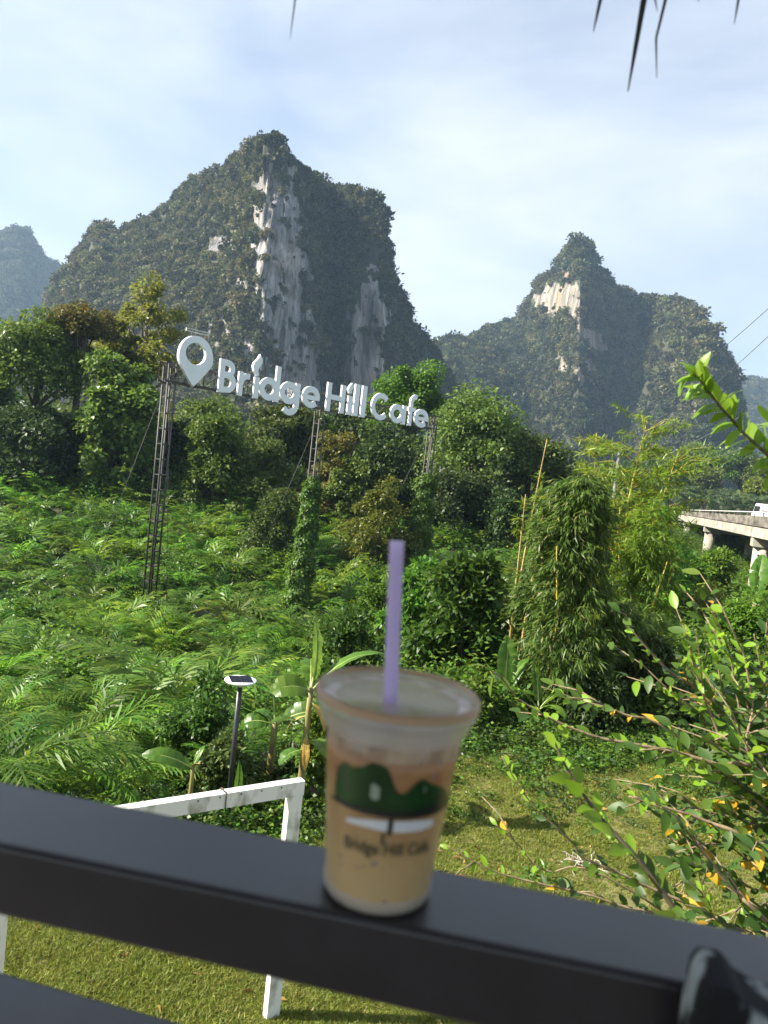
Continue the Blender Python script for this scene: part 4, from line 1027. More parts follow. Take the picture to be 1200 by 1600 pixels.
def tall_bamboo(label, base_px, base_py, top_px, top_py, d, nculm, spread, leaf_mat_, leafy, name='bamboo_clump', start=.35, culm_r=.035, sprays=40, span=1.0, tops=None, culms=None):
    b = P(base_px, base_py, d); g = gp(b[0], d); tp = P(top_px, top_py, d); h = tp[2] - g.z
    t = thing(name, label, 'bamboo', g)
    allo = []; alld = []
    for c in range(nculm):
        a = rng.uniform(0, 6.28); r = spread * math.sqrt(rng.random()); hh = h * (1 if c == 0 else rng.uniform(.55, .92))
        x0, y0 = r * math.cos(a) * .5, r * math.sin(a) * .5
        x1 = (tp[0] - b[0]) * hh / h + (0 if c == 0 else rng.normal(0, spread)); y1 = y0 + rng.normal(0, spread * .5)
        pts = []; rad = []
        if culms:
            bp_, tp_ = P(culms[c][0], culms[c][1], d), P(culms[c][2], culms[c][3], d); hh = tp_[2] - g.z
            x0 = bp_[0] - b[0] - (tp_[0] - bp_[0]) * .3; x1 = tp_[0] - b[0]; y0 = rng.normal(0, .2); y1 = y0
        nseg = max(6, int(hh / .32))
        for i in range(nseg + 1):
            k = i / nseg; bend = k ** 1.8
            pts.append((x0 + (x1 - x0) * (k * .45 + bend * .55), y0 + (y1 - y0) * k, hh * k)); rad.append(culm_r * (1 - .8 * k))
        mb = MB(); mb.tube(pts, rad, 7)
        for i in range(1, nseg):
            p_ = Vector(pts[i]); mb.tube([p_ - Vector((0, 0, .012)), p_ + Vector((0, 0, .012))], rad[i] * 1.35, 7)
        cu = mb.build('culm', leafy[0], t)
        if sprays:
            br = MB()
            for _ in range(sprays):
                k = rng.uniform(start, 1.0); i = min(int(k * nseg), nseg - 1); p_ = np.array(pts[i]); a = rng.uniform(0, 6.28)
                l = rng.uniform(.3, 1.0) * span * (1.15 - k * .6); dv = np.array([math.cos(a), math.sin(a), rng.uniform(.3, .9)]); e = p_ + dv * l; m_ = p_ + dv * l * .5 + np.array([0, 0, .08 * l]); e[2] -= .28 * l
                br.tube([tuple(p_), tuple(m_), tuple(e)], [.006, .005, .002], 4, False)
                for kk in np.linspace(.35, 1, 5): allo.append(p_ * (1 - kk) ** 2 + 2 * m_ * kk * (1 - kk) + e * kk ** 2); alld.append(dv)
            o = br.build('twigs', leafy[0], cu); o['kind'] = 'stuff'
    if sprays:
        v, f = lance_sprays(np.array(allo), 7, .26, .036, .45, .9, unit(np.array(alld)))
        link('foliage', mesh_np('foliage', v, f, M[leaf_mat_]), t)
    return t
tall_bamboo('tall yellow-stemmed bamboo leaning right in front of the far forest', 956, 880, 1022, 655, 21, 4, .7, 'bambooy', [M['culm']], sprays=85, start=.5, span=2.0, culm_r=.05)
tall_bamboo('upright pale bamboo just left of the leaning yellow bamboo', 929, 850, 933, 676, 23, 2, .16, 'bambooy', [M['drycane']], sprays=60, start=.35, span=1.1)
tall_bamboo('bare dry yellow canes standing left of the dense bamboo', 815, 882, 857, 686, 19, 2, .2, 'bambooy', [M['drycane']], name='dry_canes', sprays=4, start=.6, span=.4, culm_r=.05, culms=[(815, 882, 857, 686), (811, 871, 820, 772)])
tall_bamboo('second group of bare dry canes between the canes and the dense bamboo', 835, 869, 859, 761, 18.6, 2, .2, 'bambooy', [M['drycane']], name='dry_canes', sprays=14, start=.7, span=.6, culm_r=.045, culms=[(835, 869, 859, 761), (850, 862, 864, 800)])
def bamboo_flank(label, px, top, bot, w, d, mat):
    q = P(px, top, d); g = gp(q[0], d); zb = P(px, bot, d)[2]; h = q[2] - g.z; rx = w / 2 / FPX * d
    t = thing('bamboo_clump', label, 'bamboo', g)
    cs, _ = crown_centres('mound', 120); cs = cs * np.array([rx, rx * .8, h / 2]) + np.array([0, 0, h / 2])
    orig = np.repeat(cs, 9, 0) + rng.normal(0, .2, (1080, 3)); rad = orig.copy(); rad[:, 2] = 0
    v, f = lance_sprays(orig, 8, .25, .034, .6, .8, unit(rad)); v[:, 2] = np.maximum(v[:, 2], .02)
    link('foliage', mesh_np('foliage', v, f, M[mat]), t)
    for k in range(6):
        a = k * 1.7; MB().tube([(.2 * math.cos(a), .2 * math.sin(a), -.2), (.4 * math.cos(a), .35 * math.sin(a), h * .5), (.7 * rx * math.cos(a), .6 * rx * math.sin(a), h * .8)], [.03, .025, .01], 6).build('culm', M['culm'], t)
bamboo_flank('leafy bamboo heap between the dense bamboo and the bridge', 1018, 812, 1010, 140, 20, 'bright')
bamboo_flank('shaded bamboo heap at the right flank of the dense bamboo', 992, 950, 1110, 120, 16.6, 'bamboo')

# ------------------------------------------------------------------ lawn grass and weeds
def grass():
    def tuft(nb, L, Wd):
        a = rng.uniform(0, 6.28, nb); el_ = rng.uniform(.15, 1.25, nb)
        pos = np.stack([rng.normal(0, .035, nb), rng.normal(0, .035, nb), np.zeros(nb)], 1)
        d = np.stack([np.cos(a) * np.cos(el_), np.sin(a) * np.cos(el_), np.sin(el_)], 1)
        return mesh_np('grass_tuft', *leaves_vf(pos, d, L * rng.uniform(.5, 1.3, nb), Wd * rng.uniform(.7, 1.3, nb), None, .08), M['grass'])
    kinds = [tuft(34, .050, .0058) for _ in range(5)]
    pts = []
    while len(pts) < 46000:
        y = rng.uniform(4.6, 15); x = rng.uniform(-.56 * y, .56 * y)
        if y > lawn_edge(x) + .25: continue
        if rng.random() > np.interp(y, [5, 8, 15], [1, .75, .5]): continue
        bare = fbm(x * .55, y * .55, 6.) + .35 * fbm(x * 2.2, y * 2.2, 1.)
        if bare > .25 and rng.random() < .75: continue
        pts.append((x, y, ground(x, y) - .004, rng.uniform(.6, 1.25) * (1 + .5 * fbm(x * .9, y * .9, 3.))))
    a = np.array(pts); n = len(a)
    scatter('lawn_grass', kinds, a[:, :3], np.stack([rng.normal(0, .15, n), rng.normal(0, .15, n), rng.uniform(0, 6.28, n)], 1), np.maximum(.35, a[:, 3]), rng.integers(0, 5, n), 'short broad-bladed grass of the lawn')
    # creeping weeds along the lawn's far edge
    kinds = [weed_mesh('edge_weed', M[k], 90, .075, .045, .28, .16) for k in ('green', 'green', 'bright', 'dark')]
    pts = []
    while len(pts) < 2600:
        x = rng.uniform(-6, 9); y = lawn_edge(x) + rng.normal(.1, .55)
        if x > 1 and rng.random() < .35: y -= rng.exponential(.9)
        pts.append((x, y, ground(x, y) - .01, rng.uniform(.5, 1.2)))
    a = np.array(pts); n = len(a)
    scatter('edge_weeds', kinds, a[:, :3], np.stack([np.zeros(n), np.zeros(n), rng.uniform(0, 6.28, n)], 1), a[:, 3], rng.integers(0, 4, n), 'low creeping weeds along the edge of the lawn')
grass()

def fallen_leaves():
    vf = []
    pts = []
    while len(pts) < 260:
        y = rng.uniform(5, 13.8); x = rng.uniform(-.5 * y, .5 * y)
        if y < lawn_edge(x): pts.append((x, y, ground(x, y) + .03))
    p = np.array(pts); n = len(p); a = rng.uniform(0, 6.28, n)
    d = np.stack([np.cos(a), np.sin(a), rng.normal(0, .15, n)], 1)
    o = link('fallen_leaves', mesh_np('fallen_leaves', *leaves_vf(p, unit(d), rng.uniform(.05, .12, n), rng.uniform(.025, .06, n), None, .15), leaf_mat('dry_leaf', [(0, (.16, .09, .03)), (.6, (.26, .16, .05)), (1, (.38, .28, .08))], .15, .6, .1)))
    tag(o, 'dry fallen leaves scattered over the lawn', kind='stuff')
fallen_leaves()

def dead_roots():
    q = Pz(908, 1350, -4.6); g = Vector((q[0], q[1], -4.6))
    t = thing('dead_twigs', 'tangle of pale bleached twigs lying on the lawn', 'twigs', g)
    m = noisy('bleached_wood', (.30, .26, .20), (.46, .41, .34), 20, .8)
    for k in range(16):
        a = rng.uniform(0, 6.28); l = rng.uniform(.25, .6); p = [np.zeros(3) + rng.normal(0, .05, 3) * np.array([1, 1, 0]) + np.array([0, 0, .02])]
        dv = np.array([math.cos(a), math.sin(a), rng.uniform(.2, 1.0)])
        for i in range(6): dv = unit(dv + rng.normal(0, .62, 3) + np.array([0, 0, -.08])); p.append(p[-1] + dv * l / 6)
        p = [(x, y, max(z, .012)) for x, y, z in p]
        MB().tube(p, [.008 - .001 * i for i in range(7)], 5).build('twig', m, t)
dead_roots()

# ------------------------------------------------------------------ shrub in the right foreground
def leaf_mesh(name, L, W, curl, mat):
    n = 6; v = []; f = []
    for i in range(n + 1):
        k = i / n; w = W * .5 * (math.sin(math.pi * min(.98, .03 + k * .97)) ** .75) * (1.1 - .25 * k); z = -curl * L * k ** 2
        v += [(k * L, -w, z + .22 * w), (k * L, 0, z), (k * L, w, z + .22 * w)]
    for i in range(n):
        o = 3 * i; f += [(o, o + 1, o + 4, o + 3), (o + 1, o + 2, o + 5, o + 4)]
    return mesh_np(name, np.array(v), np.array(f), mat, smooth=True)
def near_shrub():
    root = gp(3.1, 3.3)
    t = thing('leafy_shrub', 'straggly shrub with green and a few yellow leaves in the right foreground', 'shrub', root)
    G_ = [leaf_mesh('leaf', 1.0, .46, c, M['shrub']) for c in (.05, .22, .4)]; D_ = [leaf_mesh('leaf', 1.0, .5, c, M['shrubd']) for c in (.1, .3)]
    Y_ = [leaf_mesh('leaf', 1.0, .48, c, M['shruby']) for c in (.15, .4)]; Yg = [leaf_mesh('leaf', 1.0, .44, c, M['young']) for c in (.05, .25)]
    st = [0]; rest = {'g': [], 'd': [], 'y': [], 'n': []}
    main = [(3.1, 3.3, -4.75), (3.05, 3.2, -3.6), (2.9, 3.0, -2.6), (2.75, 2.9, -1.9)]
    MB(root).tube(main, [.05, .042, .034, .028], 8).build('stem', M['twig'], t)
    MB(root).tube([(3.1, 3.3, -4.3), (3.0, 3.7, -3.0), (2.75, 3.7, -1.6), (2.6, 3.6, -.9)], [.04, .033, .026, .02], 8).build('stem', M['twig'], t)
    twig_bm = []
    cand = []
    def put(br, pos, d, L, kind):
        cand.append((br, pos, d, L, kind))
    def branch(pts, ds, r0, leafL, step, kinds, start=.1, mat='twig', side=.0, sub=0, attach=None):
        w = [P(px, py, d) for (px, py), d in zip(pts, ds)]
        if attach is not None: w = [np.array(attach)] + w
        wv = [Vector(q) for q in w]
        # smooth
        sm = []
        for i in range(len(wv) - 1):
            p0 = wv[max(i - 1, 0)]; p1 = wv[i]; p2 = wv[i + 1]; p3 = wv[min(i + 2, len(wv) - 1)]
            for k in range(6):
                q = k / 6.0; sm.append(.5 * ((2 * p1) + (p2 - p0) * q + (2 * p0 - 5 * p1 + 4 * p2 - p3) * q * q + (3 * p1 - p0 - 3 * p2 + p3) * q ** 3))
        sm.append(wv[-1]); n = len(sm)
        br = MB(root).tube(sm, [r0 * (1 - .8 * i / (n - 1)) + .0008 for i in range(n)], 6).build('branch', M[mat], t)
        cum = [0]
        for i in range(1, n): cum.append(cum[-1] + (sm[i] - sm[i - 1]).length)
        tot = cum[-1]; s = tot * start; sd = 1
        step *= .60; leafL *= 1.1; sub *= .6
        while s < tot:
            i = min(max(1, int(np.searchsorted(cum, s))), n - 1); k = (s - cum[i - 1]) / max(1e-6, cum[i] - cum[i - 1]); p_ = sm[i - 1].lerp(sm[i], k); ax = (sm[i] - sm[i - 1]).normalized()
            side_v = ax.cross(Vector((0, 0, 1))).normalized()
            d = (ax * rng.uniform(.2, .8) + side_v * sd * rng.uniform(.5, 1.0) + Vector((0, 0, rng.uniform(-.35, .45))) + Vector(rng.normal(0, .2, 3))).normalized()
            kd = rng.choice(list(kinds.keys()), p=list(kinds.values()))
            fr = s / tot
            if fr > .9 and 'n' in kinds: kd = 'n'
            put(br, np.array(p_), np.array(d), leafL * rng.uniform(.65, 1.15) * (1.0 if fr < .85 else .75), kd)
            if sub and rng.random() < sub:
                # short side twig with its own leaves
                l = rng.uniform(.12, .34); e = p_ + (d * .8 + ax * .5).normalized() * l; mid = p_.lerp(e, .5) + Vector((0, 0, .02))
                tw = MB(root).tube([p_, mid, e], [.0035, .0028, .0015], 5).build('twig', M['twig'], br)
                for q in np.linspace(.25, 1, max(3, int(l / .045))):
                    pp = p_.lerp(e, q); dd = ((e - p_).normalized() * .6 + side_v * rng.choice([-1, 1]) * .8 + Vector(rng.normal(0, .35, 3))).normalized()
                    put(br, np.array(pp), np.array(dd), leafL * rng.uniform(.6, 1.1), rng.choice(list(kinds.keys()), p=list(kinds.values())))
            sd = -sd; s += step * rng.uniform(.75, 1.3)
        return br
    mix = {'g': .66, 'd': .20, 'y': .055, 'n': .085}; dk = {'d': .42, 'g': .49, 'y': .07, 'n': .02}; yg = {'n': .47, 'g': .5, 'y': .03}
    A1 = main[-1]; A2 = (2.6, 3.6, -.9); A0 = main[1]; Am = main[2]
    # nearest crisp stem rising left
    branch([(1150, 1560), (1062, 1432), (1004, 1352), (942, 1282), (892, 1212), (862, 1150)], [1.5, 1.5, 1.52, 1.55, 1.58, 1.6], .0075, .068, .030, {'g': .86, 'n': .14}, .1, 'twigg', attach=(2.2, 2.3, -2.6))
    branch([(1230, 1236), (1120, 1195), (1050, 1175), (980, 1161), (930, 1151), (862, 1124), (806, 1090)], [2.75, 2.7, 2.7, 2.7, 2.7, 2.7, 2.7], .010, .075, .055, mix, .08, sub=.30, attach=A1)
    branch([(1230, 1345), (1100, 1282), (1050, 1265), (990, 1244)], [2.5] * 4, .009, .07, .05, dk, .05, sub=.4, attach=A1)
    branch([(1180, 1480), (1000, 1380), (914, 1341), (892, 1315), (823, 1246), (784, 1181)], [2.8] * 6, .007, .065, .075, mix, .3, sub=.1, attach=Am)
    branch([(1230, 1470), (1148, 1393), (1096, 1328), (1048, 1272), (983, 1244)], [2.4] * 5, .007, .06, .06, dk, .05, sub=.35, attach=Am)
    branch([(1120, 1480), (962, 1413), (897, 1393), (823, 1376), (767, 1359), (697, 1322)], [2.9] * 6, .006, .062, .07, dk, .3, sub=.12, attach=Am)
    branch([(1230, 1170), (1092, 1077), (1048, 1051), (1000, 1000), (983, 978)], [3.0] * 5, .008, .075, .045, mix, .1, sub=.3, attach=A2)
    branch([(1140, 1215), (1122, 1146), (1105, 1103), (1083, 1038), (1072, 980)], [2.8] * 5, .006, .07, .04, yg, .1, sub=.25, attach=A1)
    branch([(1100, 1180), (975, 1116), (905, 1094), (846, 1073)], [2.85] * 4, .006, .07, .05, mix, .15, sub=.2, attach=A1)
    branch([(1000, 1400), (853, 1361), (812, 1322), (775, 1288)], [2.9] * 4, .004, .06, .07, mix, .45, sub=.1, attach=Am)
    for k in range(13):
        # the thick leafy mass along the right edge
        y0 = 1040 + k * 34; x1 = rng.uniform(1040, 1150); d = rng.uniform(2.6, 3.5)
        branch([(1260, y0 + 50), (1180, y0 + 10), (x1 + 30, y0 - 10 + rng.normal(0, 25)), (x1, y0 - 40 + rng.normal(0, 30))], [d] * 4, .0055, .072, .045, mix if k < 9 else dk, .05, sub=.6, attach=A2 if k < 5 else (A1 if k < 10 else Am))
    for k in range(5):
        x0 = 1120 + k * 22; branch([(x0 + 30, 1180), (x0 + 12, 1100), (x0, 1030), (x0 - 8, 1000 + rng.uniform(-10, 15))], [rng.uniform(2.8, 3.3)] * 4, .006, .075, .036, {'g': .72, 'n': .25, 'y': .03}, .1, sub=.15, attach=A2)
    print('shrub leaves', len(cand))
    # the leaves that show largest are parts of their own; the rest is joined
    order = sorted(range(len(cand)), key=lambda i: -cand[i][3] / max(.5, cand[i][1][1]) * rng.uniform(.8, 1.25))
    sel = set(order[:290]); pools = {'g': G_, 'd': D_, 'y': Y_, 'n': Yg}
    grp = {}
    for i, (br, p_, d, L, kd) in enumerate(cand):
        x = Vector(d); up = (Vector((-.25, -.55, .8)) + Vector(rng.normal(0, .35, 3))).normalized(); y = up.cross(x).normalized(); z = x.cross(y)
        R_ = Matrix((x, y, z)).transposed(); me = pools[kd][rng.integers(0, len(pools[kd]))]
        if i in sel:
            o = bpy.data.objects.new('leaf', me); C.objects.link(o); o.parent = br
            o.matrix_local = Matrix.Translation(Vector(p_) - root) @ R_.to_4x4() @ Matrix.Scale(L, 4)
            if kd == 'y': o['label'] = 'yellow leaf'
        else: grp.setdefault(kd, []).append((me, p_, np.array(R_), L))
    for kd, lst in grp.items():
        vf = []
        for me, p_, R_, L in lst:
            v = np.array([q.co for q in me.vertices]); f = np.array([list(q.vertices) for q in me.polygons]); vf.append((v * L @ R_.T + p_ - np.array(root), f))
        o = link('leaves', mesh_np('leaves', *cat_vf(vf), pools[kd][0].materials[0], smooth=True), t); o['kind'] = 'stuff'
    # the separate blurred spray higher up
    q = gp(2.6, 2.2); root2 = q
    t2 = thing('leafy_branch', 'bright green leafy branch tip reaching in from the right edge in front of the peak', 'branch', root2)
    w = [Vector((2.6, 2.2, -4.7)), Vector((2.4, 2.15, -2.2)), Vector(P(1330, 900, 1.9)), Vector(P(1235, 745, 1.8)), Vector(P(1200, 712, 1.78)), Vector(P(1160, 675, 1.76)), Vector(P(1125, 635, 1.74)), Vector(P(1100, 602, 1.72)), Vector(P(1082, 580, 1.71))]
    MB(root2).tube(w, [.03, .022, .012, .005, .004, .0034, .0028, .0022, .0014], 7).build('stem', M['twig'], t2)
    Bl = [leaf_mesh('leaf', 1.0, .52, c, M['young']) for c in (.05, .25, .4)]
    for i in range(3, 8):
        n = 5 if i > 3 else 6
        for k in range(n):
            for sd in (-1, 1):
                p_ = w[i].lerp(w[i + 1], (k + .5 * (sd > 0)) / n); ax = (w[i + 1] - w[i]).normalized(); sv = ax.cross(Vector((0, 1, 0))).normalized()
                x = (ax * rng.uniform(.3, .9) + sv * sd * rng.uniform(.5, 1.0) + Vector(rng.normal(0, .25, 3))).normalized(); up = (Vector((-.3, -.3, 1)) + Vector(rng.normal(0, .3, 3))).normalized(); y = up.cross(x).normalized(); z = x.cross(y)
                o = bpy.data.objects.new('leaf', Bl[rng.integers(0, 3)]); C.objects.link(o); o.parent = t2
                o.matrix_local = Matrix.Translation(p_ - root2) @ Matrix((x, y, z)).transposed().to_4x4() @ Matrix.Scale(rng.uniform(.042, .062), 4)
    for (a, b) in (((1200, 660), (1178, 640)), ((1215, 700), (1190, 700))):
        for k in range(3):
            p_ = Vector(P(a[0] + k * 8, a[1] + k * 6, 1.8)); x = (Vector(P(b[0], b[1], 1.8)) - p_ + Vector(rng.normal(0, .02, 3))).normalized(); up = Vector((-.3, -.2, 1)).normalized(); y = up.cross(x).normalized(); z = x.cross(y)
            o = bpy.data.objects.new('leaf', Bl[k]); C.objects.link(o); o.parent = t2; o.matrix_local = Matrix.Translation(p_ - root2) @ Matrix((x, y, z)).transposed().to_4x4() @ Matrix.Scale(.055, 4)
near_shrub()

# ------------------------------------------------------------------ thatched roof over the balcony, seen only by its loose straws
def thatch():
    t = thing('thatch_roof', 'thatched roof edge with loose dark straws hanging into the top of the view', 'roof', (0, 1.0, .78))
    o_ = (0, 1.0, .78)
    mb = MB(o_); v = [(-3.4, 1.0, .80), (5, .75, .80), (5, -2.6, 2.6), (-3.4, -2.6, 2.6), (-3.4, 1.0, .95), (5, .75, .95), (5, -2.6, 2.75), (-3.4, -2.6, 2.75)]
    mb.add(v, [(3, 2, 1, 0), (4, 5, 6, 7), (0, 1, 5, 4), (1, 2, 6, 5), (2, 3, 7, 6), (3, 0, 4, 7)]); mb.build('thatch_layer', M['thatch'], t)
    MB(o_).bar((-3.4, .9, .765), (5, .65, .765), .06, .06).build('batten', M['thatch'], t)
    st = noisy('dark_straw', (.012, .009, .010), (.04, .03, .026), 20, .7)
    for (x0, x1, y1, w, cv) in [(1008, 981, 143, .0034, 0), (1043, 1026, 122, .0018, 1), (941, 927, 50, .0022, 0), (463, 453, 62, .0010, 0), (1156, 1147, 38, .0016, 0), (1021, 1027, 18, .0012, 0), (1088, 1092, 3, .0012, 0)]:
        d = .86; e = Vector(P(x1, y1, d)); s = Vector(P(x0, -14, d)); tp = Vector((s.x + (s.x - e.x) * .4, s.y, .81))
        mid = s.lerp(e, .55)
        if cv: mid += Vector((-.006, 0, 0))
        MB(o_).tube([tp, s, mid, e], [w * 1.2, w * 1.1, w * .75, w * .2], 5).build('straw', st, t)
thatch()

# ------------------------------------------------------------------ balcony floor, out of view, added to keep the rail's front face dark
def balcony():
    fl = noisy('floor_boards', (.032, .026, .021), (.06, .048, .038), 6, .7, stretch=(1, 8, 1))
    for i in range(22):
        y = .52 - i * .15
        mb = MB(); mb.box((-.8, y, -1.42), (11.0, .142, .035)); o = mb.build('floor_board', fl); FLB.append(o)
    root = FLB[0]; root.name = 'balcony_floor'; root['kind'] = 'structure'
    for o in FLB[1:]: o.parent = root
FLB = []
balcony()

# ------------------------------------------------------------------ balcony rail
CB = P(588, 1386, .44); ZR = CB[2]
def rail():
    f0, f1 = Pz(0, 1218, ZR), Pz(1200, 1460, ZR); n0, n1 = Pz(0, 1320, ZR), Pz(1050, 1535, ZR)
    def ext(a, b, x): return a + (b - a) * ((x - a[0]) / (b[0] - a[0]))
    pl = np.array([(n1 - n0)[1], -(n1 - n0)[0], 0])
    def onpl(px, py): d = ray(px, py); return d * ((n0 @ pl) / (d @ pl))
    b0, b1 = onpl(0, 1413), onpl(690, 1600)
    t = thing('balcony_railing', 'matte black wooden balcony rail with a second rail below it', 'railing', (0, .45, ZR - 1.0))
    off = (0, .45, ZR - 1.0)
    def beam(nm, fa, fb, na, nb, za, zb, bev=.004):
        mb = MB(off); lo = lambda q, z: (q[0], q[1], z)
        mb.add([lo(na, za), lo(nb, zb), lo(fb, zb), lo(fa, za), tuple(na), tuple(nb), tuple(fb), tuple(fa)], [(3, 2, 1, 0), (4, 5, 6, 7), (0, 1, 5, 4), (1, 2, 6, 5), (2, 3, 7, 6), (3, 0, 4, 7)])
        o = mb.build(nm, M['rail'], t); bm_ = o.modifiers.new('edge', 'BEVEL'); bm_.width = bev; bm_.segments = 3; return o
    xa, xb = -1.7, 1.4
    zl = lambda x: b0[2] + (b1[2] - b0[2]) * (x - b0[0]) / (b1[0] - b0[0])
    beam('top_rail', ext(f0, f1, xa), ext(f0, f1, xb), ext(n0, n1, xa), ext(n0, n1, xb), max(zl(-.4), ZR - .06) , min(zl(.35), ZR - .03))
    zl2 = ZR - .165
    g0, g1 = Pz(0, 1515, zl2), Pz(300, 1600, zl2); dv = (n1 - n0) / np.linalg.norm(n1 - n0)
    dv = (g1 - g0) / np.linalg.norm(g1 - g0); pr = np.array([dv[1], -dv[0], 0]) * .075
    if pr[1] > 0: pr = -pr
    a, b = g0 - dv * 1.3, g0 + dv * 1.5
    beam('lower_rail', a, b, a + pr, b + pr, zl2 - .04, zl2 - .04)
    # support post in front of the top rail at the right, its chamfered top with chipped paint
    pm, nt, N, L, bs, o_ = new_mat('chipped_black_paint')
    tc = N.new('ShaderNodeTexCoord'); n1_ = N.new('ShaderNodeTexNoise'); n1_.inputs['Scale'].default_value = 26; n1_.inputs['Detail'].default_value = 6
    mp = N.new('ShaderNodeMapping'); mp.inputs['Scale'].default_value = (1.6, 1.6, .5)
    r = N.new('ShaderNodeValToRGB'); r.color_ramp.elements[0].position = .58; r.color_ramp.elements[1].position = .64; r.color_ramp.elements[0].color = (.012, .012, .014, 1); r.color_ramp.elements[1].color = (.34, .37, .36, 1)
    L.new(tc.outputs['Object'], mp.inputs['Vector']); L.new(mp.outputs['Vector'], n1_.inputs['Vector']); L.new(n1_.outputs['Fac'], r.inputs['Fac']); L.new(r.outputs['Color'], bs.inputs['Base Color']); bs.inputs['Roughness'].default_value = .75; bs.inputs['Specular IOR Level'].default_value = .2
    zt = ZR + .004
    tl, tr = Pz(1066, 1490, zt), Pz(1150, 1500, zt)
    dn = (n1 - n0) / np.linalg.norm(n1 - n0); nn = np.array([dn[1], -dn[0], 0])
    c0 = ext(n0, n1, Pz(1064, 1538, ZR)[0]) + nn * .0015
    fr = .034; prof = [(0, -.004), (.001, .018), (.004, .0245), (.015, .0245), (.022, .017), (.034, .012), (.09, .013)]
    mb = MB(off); n_ = len(prof); vv = []
    for f_ in (.0, fr):
        vv += [tuple((c0 + dn * a_ + nn * f_)[:2]) + (ZR + b_ * (1 if f_ == 0 else .93),) for a_, b_ in prof] + [tuple((c0 + dn * a_ + nn * f_)[:2]) + (ZR - 1.0,) for a_ in (.09, .0)]
    m_ = n_ + 2
    mb.add(vv, [tuple(range(m_)), tuple(range(2 * m_ - 1, m_ - 1, -1))] + [(i_, m_ + i_, m_ + (i_ + 1) % m_, (i_ + 1) % m_) for i_ in range(m_)])
    o = mb.build('post', pm, t); bm_ = o.modifiers.new('edge', 'BEVEL'); bm_.width = .003; bm_.segments = 2
    o['label'] = 'dark post with chipped paint showing pale wood'
rail()

